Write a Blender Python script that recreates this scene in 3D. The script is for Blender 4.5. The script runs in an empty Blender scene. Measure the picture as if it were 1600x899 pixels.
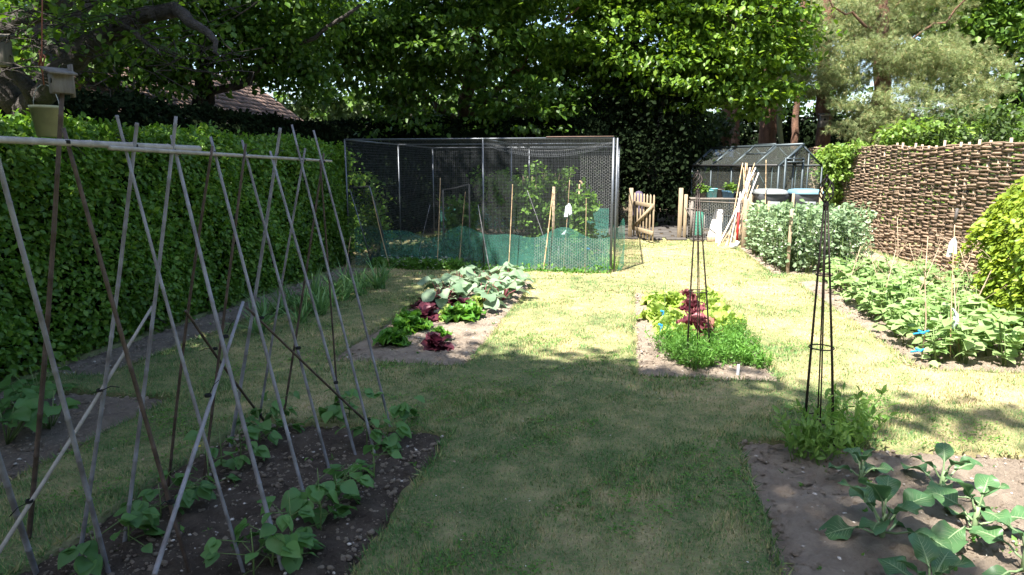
import bpy, math, random
import numpy as np
from mathutils import Matrix, Vector, Euler
R = math.radians
random.seed(7); rng = np.random.default_rng(7)
sc = bpy.context.scene
COL = sc.collection
# ------------------------------------------------------------------ camera
H = 1.75; F = 1067.0
cam_d = bpy.data.cameras.new('camera'); cam = bpy.data.objects.new('camera', cam_d); COL.objects.link(cam)
cam_d.sensor_width = 36; cam_d.lens = F/1600*36; cam_d.clip_end = 2000; cam_d.clip_start = .05
cam.location = (0, 0, H); cam.rotation_euler = (R(90-10.07), 0, R(9.69)); sc.camera = cam
# ------------------------------------------------------------------ sky, sun, exposure
SUN = Vector((-0.25, -0.55, 1.0)).normalized()
w = bpy.data.worlds.new('World'); sc.world = w; w.use_nodes = True
nt = w.node_tree; bg = nt.nodes['Background']
sky = nt.nodes.new('ShaderNodeTexSky'); sky.sky_type = 'NISHITA'; sky.sun_disc = False
sky.sun_elevation = math.asin(SUN.z); sky.sun_rotation = math.atan2(SUN.x, SUN.y)
sky.air_density = 1.0; sky.dust_density = 1.5; sky.ozone_density = 1.0
nt.links.new(sky.outputs[0], bg.inputs[0]); bg.inputs[1].default_value = 0.10
sd = bpy.data.lights.new('sun', 'SUN'); sun = bpy.data.objects.new('sun', sd); COL.objects.link(sun)
sd.energy = 5.0; sd.angle = R(0.55); sd.color = (1.0, 0.95, 0.86)
sun.rotation_euler = (-SUN).to_track_quat('-Z', 'Y').to_euler()
sc.view_settings.view_transform = 'Standard'; sc.view_settings.look = 'None'
sc.view_settings.gamma = 1; sc.view_settings.exposure = 1.88
sc.render.engine = 'CYCLES'
sc.cycles.transparent_max_bounces = 24; sc.cycles.max_bounces = 6
sc.cycles.diffuse_bounces = 3; sc.cycles.transmission_bounces = 5
# ------------------------------------------------------------------ places
_cr = cam.rotation_euler.to_matrix()
def ray(px, py): return _cr @ Vector(((px-800)/F, (449.5-py)/F, -1.0))
def G(px, py, z=0.0):
    d = ray(px, py); t = (z-H)/d.z; return Vector((d.x*t, d.y*t, z))
def AY(px, py, Y):
    d = ray(px, py); t = Y/d.y; return Vector((d.x*t, Y, H+d.z*t))
def AX(px, py, X):
    d = ray(px, py); t = X/d.x; return Vector((X, d.y*t, H+d.z*t))
def APL(px, py, p0, n):
    d = ray(px, py); o = Vector((0, 0, H)); t = (Vector(p0)-o).dot(Vector(n))/d.dot(Vector(n)); return o+d*t
# ------------------------------------------------------------------ mesh building
class MB:
    def __init__(s): s.V = []; s.L = []; s.T = []; s.M = []; s.n = 0
    def add(s, V, Fc, m=0):
        V = np.asarray(V, dtype=np.float32).reshape(-1, 3)
        s.V.append(V)
        if isinstance(Fc, np.ndarray):
            s.L.append((Fc+s.n).ravel().astype(np.int32)); s.T.append(np.full(len(Fc), Fc.shape[1], np.int32)); s.M.append(np.full(len(Fc), m, np.int32))
        else:
            s.L.append(np.array([i+s.n for f in Fc for i in f], np.int32)); s.T.append(np.array([len(f) for f in Fc], np.int32)); s.M.append(np.full(len(Fc), m, np.int32))
        s.n += len(V); return s
    def box(s, c, sz, rot=None, m=0, bev=0.0):
        x, y, z = sz[0]/2, sz[1]/2, sz[2]/2
        if bev <= 0:
            V = [(-x,-y,-z),(x,-y,-z),(x,y,-z),(-x,y,-z),(-x,-y,z),(x,-y,z),(x,y,z),(-x,y,z)]
            Fc = [(0,3,2,1),(4,5,6,7),(0,1,5,4),(1,2,6,5),(2,3,7,6),(3,0,4,7)]
        else:
            b = bev; ring = [(-x+b,-y),(x-b,-y),(x,-y+b),(x,y-b),(x-b,y),(-x+b,y),(-x,y-b),(-x,-y+b)]
            k = 1-b/max(x,y,1e-6)*.9
            V = [(p*k,q*k,-z) for p,q in ring]+[(p,q,-z+b) for p,q in ring]+[(p,q,z-b) for p,q in ring]+[(p*k,q*k,z) for p,q in ring]
            Fc = [tuple(range(7,-1,-1)), tuple(range(24,32))]
            for r in range(3):
                for i in range(8):
                    j = (i+1) % 8; Fc.append((r*8+i, r*8+j, r*8+8+j, r*8+8+i))
        M = (rot.to_matrix() if isinstance(rot, Euler) else rot) if rot is not None else Matrix.Identity(3)
        c = Vector(c); return s.add([tuple(M @ Vector(v)+c) for v in V], Fc, m)
    def bar(s, a, b, wd, th, up=(0,0,1), m=0, bev=0.0):
        a = Vector(a); b = Vector(b); d = b-a; L = d.length; d.normalize(); u = Vector(up)
        if abs(d.dot(u)) > .98: u = Vector((1,0,0))
        sd_ = d.cross(u).normalized(); u2 = sd_.cross(d).normalized()
        M = Matrix((sd_, u2, d)).transposed(); return s.box((a+b)/2, (wd, th, L), M, m, bev)
    def tube(s, P, rad, n=6, m=0, caps=True):
        P = [Vector(p) for p in P]
        if not hasattr(rad, '__len__'): rad = [rad]*len(P)
        V = []; ref = None
        for i, p in enumerate(P):
            d = (P[min(i+1, len(P)-1)]-P[max(i-1, 0)]).normalized()
            if ref is None: ref = Vector((0,0,1)) if abs(d.z) < .9 else Vector((1,0,0))
            a = d.cross(ref).normalized(); b = d.cross(a).normalized(); ref = a.cross(d)*1.0 if False else ref
            if a.length < .1: a = Vector((1,0,0))
            for k in range(n):
                t = 2*math.pi*k/n; V.append(p+(a*math.cos(t)+b*math.sin(t))*rad[i])
        Fc = []
        for i in range(len(P)-1):
            for k in range(n):
                j = (k+1) % n; Fc.append((i*n+k, i*n+j, (i+1)*n+j, (i+1)*n+k))
        if caps: Fc += [tuple(range(n-1,-1,-1)), tuple(range((len(P)-1)*n, len(P)*n))]
        return s.add([tuple(v) for v in V], Fc, m)
    def lathe(s, prof, c=(0,0,0), n=16, m=0, closed=True):
        V = []; Fc = []
        for r, z in prof:
            for k in range(n):
                t = 2*math.pi*k/n; V.append((c[0]+r*math.cos(t), c[1]+r*math.sin(t), c[2]+z))
        for i in range(len(prof)-1):
            for k in range(n):
                j = (k+1) % n; Fc.append((i*n+k, i*n+j, (i+1)*n+j, (i+1)*n+k))
        return s.add(V, Fc, m)
    def ring(s, c, r, th, n=20, m=0, nt_=6):
        P = [Vector(c)+Vector((r*math.cos(2*math.pi*k/n), r*math.sin(2*math.pi*k/n), 0)) for k in range(n)]
        V = []; Fc = []
        for k in range(n):
            o = (P[k]-Vector(c)).normalized()
            for q in range(nt_):
                t = 2*math.pi*q/nt_; V.append(tuple(P[k]+o*th*math.cos(t)+Vector((0,0,th*math.sin(t)))))
        for k in range(n):
            for q in range(nt_):
                a = k*nt_+q; b = k*nt_+(q+1)%nt_; c2 = ((k+1)%n)*nt_+(q+1)%nt_; d = ((k+1)%n)*nt_+q; Fc.append((a,b,c2,d))
        return s.add(V, Fc, m)
    def build(s, name, mats, parent=None, smooth=False, loc=None):
        me = bpy.data.meshes.new(name)
        V = np.concatenate(s.V); L = np.concatenate(s.L); T = np.concatenate(s.T); M = np.concatenate(s.M)
        me.vertices.add(len(V)); me.vertices.foreach_set('co', V.ravel())
        me.loops.add(len(L)); me.loops.foreach_set('vertex_index', L)
        me.polygons.add(len(T)); st = np.concatenate([[0], np.cumsum(T)[:-1]]).astype(np.int32)
        me.polygons.foreach_set('loop_start', st); me.polygons.foreach_set('loop_total', T)
        me.polygons.foreach_set('material_index', M)
        if smooth: me.polygons.foreach_set('use_smooth', np.ones(len(T), bool))
        for m_ in (mats if isinstance(mats, (list, tuple)) else [mats]): me.materials.append(m_)
        me.update(calc_edges=True)
        o = bpy.data.objects.new(name, me); COL.objects.link(o)
        if parent: o.parent = parent
        if loc is not None: o.location = loc
        return o
def tag(o, label=None, cat=None, group=None, kind=None):
    if label: o['label'] = label
    if cat: o['category'] = cat
    if group: o['group'] = group
    if kind: o['kind'] = kind
    return o
def thing(name, label, cat, loc=(0,0,0), rz=0, group=None):
    o = bpy.data.objects.new(name, None); COL.objects.link(o); o.location = loc; o.rotation_euler = (0,0,rz)
    o.empty_display_size = .1
    return tag(o, label, cat, group)
def dup(src, loc, rz=0, s=1.0, label=None, group=None):
    c = src.copy(); COL.objects.link(c); c.location = loc; c.rotation_euler = (0,0,rz); c.scale = (s,s,s)
    if label: c['label'] = label
    if group: c['group'] = group
    for ch in list(src.children):
        d = ch.copy(); COL.objects.link(d); d.parent = c
        for g in ch.children:
            e = g.copy(); COL.objects.link(e); e.parent = d
    return c
ORD = ['first','second','third','fourth','fifth','sixth','seventh','eighth','ninth','tenth','eleventh','twelfth','thirteenth','fourteenth','fifteenth','sixteenth']
# ------------------------------------------------------------------ materials
def _nodes(name):
    m = bpy.data.materials.new(name); m.use_nodes = True; t = m.node_tree
    return m, t, t.nodes['Principled BSDF'], t.nodes['Material Output']
def N(t, typ, **kw):
    n = t.nodes.new(typ)
    for k, v in kw.items(): setattr(n, k, v)
    return n
def noise(t, scale, detail=4, coord='Object', rough=.6, sc3=None):
    if coord == 'World': g = N(t, 'ShaderNodeNewGeometry'); src = g.outputs['Position']
    else: g = N(t, 'ShaderNodeTexCoord'); src = g.outputs[coord]
    if sc3:
        mp = N(t, 'ShaderNodeMapping'); mp.inputs['Scale'].default_value = sc3; t.links.new(src, mp.inputs[0]); src = mp.outputs[0]
    n = N(t, 'ShaderNodeTexNoise'); n.inputs['Scale'].default_value = scale; n.inputs['Detail'].default_value = detail; n.inputs['Roughness'].default_value = rough
    t.links.new(src, n.inputs['Vector']); return n.outputs['Fac']
def ramp(t, fac, stops):
    r = N(t, 'ShaderNodeValToRGB'); e = r.color_ramp.elements
    e[0].position, e[0].color = stops[0][0], (*stops[0][1], 1)
    e[1].position, e[1].color = stops[-1][0], (*stops[-1][1], 1)
    for p, c in stops[1:-1]: x = e.new(p); x.color = (*c, 1)
    t.links.new(fac, r.inputs[0]); return r.outputs[0]
def mixc(t, fac, a, b, mode='MIX'):
    n = N(t, 'ShaderNodeMix', data_type='RGBA', blend_type=mode)
    if hasattr(fac, 'links') or not isinstance(fac, (int, float)): t.links.new(fac, n.inputs[0])
    else: n.inputs[0].default_value = fac
    for i, v in ((6, a), (7, b)):
        if isinstance(v, tuple): n.inputs[i].default_value = (*v, 1)
        else: t.links.new(v, n.inputs[i])
    return n.outputs[2]
def bump(t, p, h, strength=.4, dist=.01):
    b = N(t, 'ShaderNodeBump'); b.inputs['Strength'].default_value = strength; b.inputs['Distance'].default_value = dist
    t.links.new(h, b.inputs['Height']); t.links.new(b.outputs[0], p.inputs['Normal'])
def mat(name, c1, c2=None, scale=8, rough=.8, bs=.3, bd=.01, metal=0, island=0.0, sc3=None, spec=.3):
    m, t, p, o = _nodes(name); c2 = c2 or tuple(x*.7 for x in c1)
    n = noise(t, scale, sc3=sc3); col = ramp(t, n, [(.3, c2), (.7, c1)])
    if island:
        g = N(t, 'ShaderNodeNewGeometry'); hv = N(t, 'ShaderNodeHueSaturation')
        mr = N(t, 'ShaderNodeMapRange'); mr.inputs[3].default_value = 1-island; mr.inputs[4].default_value = 1+island
        t.links.new(g.outputs['Random Per Island'], mr.inputs[0]); t.links.new(mr.outputs[0], hv.inputs['Value']); t.links.new(col, hv.inputs['Color']); col = hv.outputs[0]
    t.links.new(col, p.inputs['Base Color']); p.inputs['Roughness'].default_value = rough; p.inputs['Metallic'].default_value = metal
    p.inputs['Specular IOR Level'].default_value = spec
    if bs: bump(t, p, noise(t, scale*4), bs, bd)
    return m
def leafmat(name, a, b, trans=.35, rough=.5, c=None, spec=.35, tcol=None):
    m, t, p, o = _nodes(name); g = N(t, 'ShaderNodeNewGeometry')
    st = [(0, a), (1, b)] if c is None else [(0, a), (.75, b), (1, c)]
    col = ramp(t, g.outputs['Random Per Island'], st)
    big = noise(t, .9, 2, 'World'); mr = N(t, 'ShaderNodeMapRange'); mr.inputs[1].default_value = .3; mr.inputs[2].default_value = .7; mr.inputs[3].default_value = .8; mr.inputs[4].default_value = 1.2
    t.links.new(big, mr.inputs[0]); hv = N(t, 'ShaderNodeHueSaturation'); t.links.new(mr.outputs[0], hv.inputs['Value']); t.links.new(col, hv.inputs['Color']); col = hv.outputs[0]
    t.links.new(col, p.inputs['Base Color']); p.inputs['Roughness'].default_value = rough; p.inputs['Specular IOR Level'].default_value = spec
    tr = N(t, 'ShaderNodeBsdfTranslucent'); h2 = N(t, 'ShaderNodeHueSaturation'); h2.inputs['Value'].default_value = 1.7; h2.inputs['Saturation'].default_value = 1.1; h2.inputs['Hue'].default_value = .487
    t.links.new(col, h2.inputs['Color']); t.links.new(h2.outputs[0], tr.inputs[0])
    mx = N(t, 'ShaderNodeMixShader'); mx.inputs[0].default_value = trans
    t.links.new(p.outputs[0], mx.inputs[1]); t.links.new(tr.outputs[0], mx.inputs[2]); t.links.new(mx.outputs[0], o.inputs[0]); return m
def lawnmat(name, blade=False):
    m, t, p, o = _nodes(name)
    n1 = noise(t, .55, 3, 'World'); n2 = noise(t, 4.5, 5, 'World', .65); n3 = noise(t, 60, 3, 'World')
    ad = N(t, 'ShaderNodeMath', operation='ADD'); t.links.new(n1, ad.inputs[0]); t.links.new(n2, ad.inputs[1])
    ml = N(t, 'ShaderNodeMath', operation='MULTIPLY'); t.links.new(ad.outputs[0], ml.inputs[0]); ml.inputs[1].default_value = .5
    fac = ml.outputs[0]
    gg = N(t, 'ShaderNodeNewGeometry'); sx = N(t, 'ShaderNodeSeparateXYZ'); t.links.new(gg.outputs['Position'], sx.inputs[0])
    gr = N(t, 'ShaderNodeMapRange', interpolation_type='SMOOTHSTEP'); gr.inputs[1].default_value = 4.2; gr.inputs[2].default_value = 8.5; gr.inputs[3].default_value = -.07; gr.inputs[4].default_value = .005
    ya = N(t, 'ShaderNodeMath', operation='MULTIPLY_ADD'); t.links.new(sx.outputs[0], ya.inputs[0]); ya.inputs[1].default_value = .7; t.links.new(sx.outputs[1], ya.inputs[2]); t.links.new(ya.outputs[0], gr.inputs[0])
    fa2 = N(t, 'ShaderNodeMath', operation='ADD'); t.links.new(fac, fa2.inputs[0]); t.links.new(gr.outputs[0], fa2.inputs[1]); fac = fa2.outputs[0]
    if blade:
        g = N(t, 'ShaderNodeNewGeometry'); s1 = N(t, 'ShaderNodeMath', operation='MULTIPLY_ADD'); t.links.new(g.outputs['Random Per Island'], s1.inputs[0]); s1.inputs[1].default_value = .30; s1.inputs[2].default_value = -.15
        s2 = N(t, 'ShaderNodeMath', operation='ADD'); t.links.new(fac, s2.inputs[0]); t.links.new(s1.outputs[0], s2.inputs[1]); fac = s2.outputs[0]
        col = ramp(t, fac, [(.36, (.085,.19,.06)), (.45, (.18,.26,.09)), (.54, (.34,.31,.14)), (.68, (.50,.42,.23))])
    else:
        col = ramp(t, fac, [(.38, (.09,.14,.05)), (.47, (.21,.23,.10)), (.60, (.47,.37,.21))])
        col = mixc(t, ramp(t, n3, [(.4,(0,0,0)),(.75,(1,1,1))]), col, (.24,.19,.11))
    t.links.new(col, p.inputs['Base Color']); p.inputs['Roughness'].default_value = .85; p.inputs['Specular IOR Level'].default_value = .15
    if not blade: bump(t, p, noise(t, 90, 4, 'World'), .7, .02)
    return m
def soilmat(name, a=(.225,.165,.12), b=(.12,.085,.062)):
    m, t, p, o = _nodes(name); n = noise(t, 5, 6, 'World', .7); n2 = noise(t, 70, 3, 'World', .7)
    col = ramp(t, n, [(.35, b), (.65, a)]); col = mixc(t, ramp(t, n2, [(.62, (0,0,0)), (.70, (1,1,1))]), col, (.36,.29,.22))
    t.links.new(col, p.inputs['Base Color']); p.inputs['Roughness'].default_value = .95; p.inputs['Specular IOR Level'].default_value = .1
    bump(t, p, noise(t, 38, 7, 'World', .8), 1.0, .06); return m
M = {}
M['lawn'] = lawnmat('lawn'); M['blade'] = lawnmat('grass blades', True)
M['soil'] = soilmat('sandy soil', (.50,.41,.325), (.35,.28,.22)); M['dsoil'] = soilmat('dark compost', (.19,.15,.12), (.085,.065,.052))
M['gsoil'] = soilmat('grey brown soil', (.36,.30,.245), (.22,.18,.15))
M['bamboo'] = mat('weathered bamboo', (.30,.30,.335), (.13,.115,.12), 9, .6, .2, .002, island=.18)
M['bamboo_b'] = mat('brown bamboo', (.12,.085,.07), (.05,.035,.03), 25, .6, .2, .002, island=.15)
M['bamboo_l'] = mat('pale bamboo', (.40,.37,.34), (.26,.23,.21), 25, .6, .2, .002)
M['tan'] = mat('tan cane', (.55,.40,.25), (.35,.24,.14), 25, .6, .2, .002, island=.2)
M['twine'] = mat('black twine', (.02,.02,.02), None, 30)
M['hedge'] = leafmat('hornbeam leaf', (.055,.13,.016), (.12,.24,.034), .36, .42, (.20,.31,.05), .35)
M['gold'] = leafmat('golden leaf', (.16,.24,.03), (.30,.38,.045), .3, .45, (.10,.20,.03))
M['lime'] = leafmat('lime leaf', (.05,.11,.014), (.13,.23,.03), .36, .42, (.22,.33,.05), .3)
M['maple'] = leafmat('maple leaf', (.035,.085,.011), (.08,.16,.023), .38, .45, (.13,.22,.04))
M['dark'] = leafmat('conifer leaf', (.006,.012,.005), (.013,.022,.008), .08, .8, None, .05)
M['shrub'] = leafmat('shrub leaf', (.03,.06,.014), (.07,.11,.03), .3, .5)
M['oak'] = leafmat('oak leaf', (.06,.13,.02), (.13,.22,.04), .35, .5)
M['pine'] = leafmat('pine needle', (.12,.18,.06), (.25,.30,.13), .25, .6, (.36,.27,.13))
M['bean'] = leafmat('bean leaf', (.07,.16,.05), (.12,.25,.07), .35, .45)
M['bbean'] = leafmat('broad bean leaf', (.15,.24,.12), (.27,.36,.22), .25, .5, (.10,.18,.06))
M['rbean'] = leafmat('row bean leaf', (.17,.28,.09), (.30,.41,.18), .3, .5, (.10,.2,.05))
M['kale'] = leafmat('brassica leaf', (.045,.115,.045), (.08,.165,.065), .22, .42, None, .4)
M['rib'] = mat('pale leaf rib', (.26,.36,.19), (.20,.29,.14), 10, .5, 0)
M['pale'] = leafmat('pale brassica leaf', (.15,.24,.14), (.24,.33,.21), .22, .5, (.10,.18,.08))
M['limelet'] = leafmat('lime lettuce leaf', (.26,.38,.08), (.38,.48,.14), .35, .45)
M['greenlet'] = leafmat('green lettuce leaf', (.07,.20,.03), (.15,.32,.05), .35, .45)
M['redlet'] = leafmat('red lettuce leaf', (.13,.035,.045), (.27,.09,.11), .3, .45, (.25,.16,.08))
M['darklet'] = leafmat('dark red lettuce leaf', (.045,.012,.02), (.12,.03,.045), .2, .4)
M['herb'] = leafmat('herb leaf', (.06,.17,.025), (.13,.27,.045), .33, .5)
M['pea'] = leafmat('sweet pea leaf', (.14,.27,.06), (.24,.38,.09), .35, .5)
M['onion'] = leafmat('onion leaf', (.09,.20,.07), (.20,.34,.11), .25, .45)
M['rasp'] = leafmat('raspberry leaf', (.06,.14,.022), (.14,.26,.04), .36, .5)
M['ivy'] = leafmat('creeper leaf', (.10,.19,.03), (.20,.30,.06), .33, .45, (.06,.13,.02))
M['bark'] = mat('grey bark', (.075,.065,.06), (.025,.021,.019), 9, .95, .9, .04, sc3=(1,1,.35))
M['pbark'] = mat('pine bark', (.22,.12,.08), (.07,.045,.035), 7, .95, .9, .04, sc3=(1,1,.3))
M['gbark'] = mat('mossy bark', (.22,.24,.12), (.12,.13,.07), 9, .95, .8, .03, sc3=(1,1,.3))
M['stem'] = mat('green stem', (.16,.24,.08), None, 10, .6, 0)
M['twig'] = mat('dry twig', (.42,.32,.23), (.25,.18,.12), 10, .8, 0)
M['iron'] = mat('dark iron', (.035,.032,.034), (.06,.04,.03), 12, .5, .2, .002, metal=.5)
M['galv'] = mat('galvanised tube', (.17,.185,.205), (.12,.13,.15), 12, .4, 0, metal=.55)
M['net'] = mat('dark netting', (.05,.056,.062), None, 10, .6, 0)
M['wire'] = mat('galvanised wire', (.42,.42,.40), None, 10, .5, 0, metal=.3)
M['blacknet'] = mat('black netting', (.02,.025,.028), None, 10, .6, 0)
M['wood'] = mat('weathered timber', (.38,.30,.20), (.24,.18,.12), 10, .8, .4, .004, sc3=(3,3,.5), island=.1)
M['gwood'] = mat('grey timber', (.22,.195,.17), (.12,.105,.095), 12, .85, .5, .004, sc3=(4,4,.6), island=.1)
M['white'] = mat('white painted board', (.80,.77,.72), (.68,.63,.58), 6, .7, .2, .003)
M['wattle'] = mat('hazel rod', (.33,.235,.165), (.13,.09,.062), 9, .85, .6, .006, island=.33)
M['cut'] = mat('cut stake end', (.46,.37,.27), (.3,.23,.17), 15, .8, .2)
M['alu'] = mat('grey green greenhouse bar', (.07,.09,.10), (.05,.065,.075), 6, .45, 0, metal=.35)
M['gutter'] = mat('black gutter', (.03,.03,.032), None, 8, .5, 0)
M['bin'] = mat('dark grey bin plastic', (.10,.105,.12), (.08,.085,.095), 5, .5, .05)
M['lidg'] = mat('grey bin lid', (.26,.28,.29), (.20,.22,.23), 5, .45, .05)
M['lidb'] = mat('blue bin lid', (.16,.28,.35), (.12,.22,.29), 5, .45, .05)
M['red'] = mat('red painted pole', (.45,.03,.025), (.32,.02,.02), 8, .5, 0)
M['greenp'] = mat('green plastic sheet', (.05,.24,.17), (.035,.17,.12), 4, .6, .1)
M['blue'] = mat('blue plastic', (.03,.28,.62), None, 10, .5, 0)
M['bluep'] = mat('blue pot', (.07,.16,.26), None, 10, .6, 0)
M['teal'] = mat('teal tray', (.06,.36,.40), (.3,.45,.45), 14, .5, 0)
M['potd'] = mat('dark plastic pot', (.10,.09,.085), None, 10, .6, 0)
M['whitep'] = mat('white plastic film', (.72,.76,.82), (.55,.6,.66), 9, .4, .2)
M['bucket'] = mat('yellowed bucket plastic', (.45,.43,.24), (.28,.27,.17), 7, .5, .1)
M['purple'] = mat('dull purple cloth', (.10,.08,.13), None, 6, .8, .2)
M['rope'] = mat('red brown cord', (.28,.10,.06), None, 14, .8, 0)
M['slab'] = mat('stone slab', (.10,.09,.082), (.055,.05,.046), 3, .9, .5, .01, island=.15)
M['tile'] = mat('clay roof tile', (.19,.125,.10), (.11,.075,.062), 5, .9, .5, .01, island=.3)
M['brick'] = mat('brown brick wall', (.25,.14,.10), (.18,.10,.07), 8, .9, .4)
M['stone'] = mat('flint pebble', (.55,.50,.45), (.28,.24,.21), 20, .8, .2, island=.35)
M['petal'] = mat('white petal', (.78,.76,.70), None, 20, .7, 0)
M['ypetal'] = mat('yellow petal', (.75,.55,.03), None, 20, .7, 0)
M['dirt'] = soilmat('woodland floor', (.17,.13,.09), (.08,.06,.04))
m_, t_, p_, o_ = _nodes('greenhouse glass'); p_.inputs['Base Color'].default_value = (.92,.97,.96,1)
tr_ = N(t_, 'ShaderNodeBsdfTransparent'); tr_.inputs[0].default_value = (.86,.91,.90,1); gl_ = N(t_, 'ShaderNodeBsdfGlossy'); gl_.inputs['Roughness'].default_value = .06
fr_ = N(t_, 'ShaderNodeFresnel'); fr_.inputs[0].default_value = 1.5; mx_ = N(t_, 'ShaderNodeMixShader'); t_.links.new(fr_.outputs[0], mx_.inputs[0]); t_.links.new(tr_.outputs[0], mx_.inputs[1]); t_.links.new(gl_.outputs[0], mx_.inputs[2])
df_ = N(t_, 'ShaderNodeBsdfDiffuse'); df_.inputs[0].default_value = (.55,.6,.55,1); m2_ = N(t_, 'ShaderNodeMixShader'); m2_.inputs[0].default_value = .045
t_.links.new(mx_.outputs[0], m2_.inputs[1]); t_.links.new(df_.outputs[0], m2_.inputs[2]); t_.links.new(m2_.outputs[0], o_.inputs[0]); M['glass'] = m_
def meshmat(name, col, cover):
    m, t, p, o = _nodes(name); p.inputs['Base Color'].default_value = (*col, 1); p.inputs['Roughness'].default_value = .6
    trn = N(t, 'ShaderNodeBsdfTransparent'); tl = N(t, 'ShaderNodeBsdfTranslucent'); tl.inputs[0].default_value = (*col, 1)
    a = N(t, 'ShaderNodeMixShader'); a.inputs[0].default_value = .4; t.links.new(p.outputs[0], a.inputs[1]); t.links.new(tl.outputs[0], a.inputs[2])
    b = N(t, 'ShaderNodeMixShader'); n = noise(t, 3, 3); mr = N(t, 'ShaderNodeMapRange'); mr.inputs[1].default_value = .3; mr.inputs[2].default_value = .7; mr.inputs[3].default_value = cover-.12; mr.inputs[4].default_value = cover+.12
    t.links.new(n, mr.inputs[0]); t.links.new(mr.outputs[0], b.inputs[0]); t.links.new(trn.outputs[0], b.inputs[1]); t.links.new(a.outputs[0], b.inputs[2]); t.links.new(b.outputs[0], o.inputs[0]); return m
M['windbreak'] = meshmat('green windbreak mesh', (.10,.42,.33), .45)
M['netfilm'] = meshmat('fine black mesh', (.02,.025,.03), .55)
# ------------------------------------------------------------------ leaves
SIMPLE = (np.array([(0,0,0),(-.34,.36,.07),(-.24,.74,.04),(0,1,-.08),(.24,.74,.04),(.34,.36,.07)], np.float32), np.array([(0,3,2,1),(0,5,4,3)]))
NARROW = (np.array([(0,0,0),(-.1,.45,.03),(0,1,-.03),(.1,.45,.03)], np.float32), np.array([(0,2,1),(0,3,2)]))
DIAM = (np.array([(0,0,0),(-.3,.45,.06),(0,1,-.05),(.3,.45,.06)], np.float32), np.array([(0,2,1),(0,3,2)]))
def tuft(n=9, spread=.9, wdt=.035):
    V = []; Fc = []
    for i in range(n):
        a = 2*math.pi*i/n; e = spread*(.4+.6*random.random()); d = Vector((math.cos(a)*math.sin(e), math.cos(e), math.sin(a)*math.sin(e))); s = d.cross(Vector((.3,.5,.8))).normalized()*wdt
        k = len(V); V += [tuple(-s), tuple(s), tuple(d)]; Fc.append((k,k+1,k+2))
    return (np.array(V, np.float32), np.array(Fc))
TUFT = tuft()
def tpl(prof, nu=7, nv=4, droop=.25, fold=.12, wave=.0, wn=5, wy=1.0, seed=0):
    r = random.Random(seed); V = []; Fc = []
    ys = [i/nu for i in range(nu+1)]; ph = r.random()*6
    for y in ys:
        wdt = max(prof(y), .004)
        for j in range(nv+1):
            s = -1+2*j/nv; x = s*wdt*wy
            z = -droop*y*y+fold*abs(x)+wave*abs(s)**1.5*math.sin(y*wn*2+ph+(2.1 if s > 0 else 0))*.25
            V.append((x, y+(.0 if wave == 0 else wave*.1*math.sin(7*y+ph)*abs(s)), z))
    for i in range(nu):
        for j in range(nv):
            a = i*(nv+1)+j; Fc.append((a, a+1, a+nv+2, a+nv+1))
    return (np.array(V, np.float32), np.array(Fc))
def heart(y): return .50*math.sin(math.pi*min(1,max(0,(y*.97+.03)))**.72)**.8*(1-.25*y) if y < 1 else 0
def obov(y): return .035+.36*max(0,math.sin(math.pi*min(1,y)**1.75))**.62 if y < 1 else .05
def roundp(y): return .46*math.sin(math.pi*y**.85)**.6 if 0 < y < 1 else .03
HEART = [tpl(heart, 7, 4, .3, .15, .15, 4, seed=i) for i in range(4)]
KALE = [tpl(obov, 10, 6, .30, .22, .5, 5, seed=i) for i in range(6)]
ROUND = [tpl(roundp, 6, 4, .25, .15, .4, 4, seed=i) for i in range(4)]
FRILL = [tpl(obov, 6, 6, .15, .3, 1.1, 9, seed=i) for i in range(5)]
BLADE = tpl(lambda y: .042*(1-y)+.002, 5, 1, .35, .3)
def scatter(mb, T, P, D, Nn, S, m=0):
    P = np.asarray(P, np.float32); D = np.asarray(D, np.float32); Nn = np.asarray(Nn, np.float32); S = np.asarray(S, np.float32)
    D = D/np.maximum(np.linalg.norm(D, axis=1, keepdims=True), 1e-6)
    X = np.cross(D, Nn); X /= np.maximum(np.linalg.norm(X, axis=1, keepdims=True), 1e-6); Z = np.cross(X, D)
    tv = T[0]; V = P[:, None, :]+S[:, None, None]*(tv[None, :, 0:1]*X[:, None]+tv[None, :, 1:2]*D[:, None]+tv[None, :, 2:3]*Z[:, None])
    k = len(tv); Fc = (T[1][None]+(np.arange(len(P))*k)[:, None, None]).reshape(-1, T[1].shape[1])
    mb.add(V.reshape(-1, 3), Fc, m)
def one(mb, T, p, a, e, L, roll=0., m=0):
    d = np.array([math.cos(a)*math.cos(e), math.sin(a)*math.cos(e), math.sin(e)]); n = np.array([-math.cos(a)*math.sin(e), -math.sin(a)*math.sin(e), math.cos(e)])
    s = np.cross(d, n); n = n*math.cos(roll)+s*math.sin(roll); scatter(mb, T, [p], [d], [n], [L], m)
def rnd(n, k=3): return rng.normal(size=(n, k)).astype(np.float32)
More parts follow.
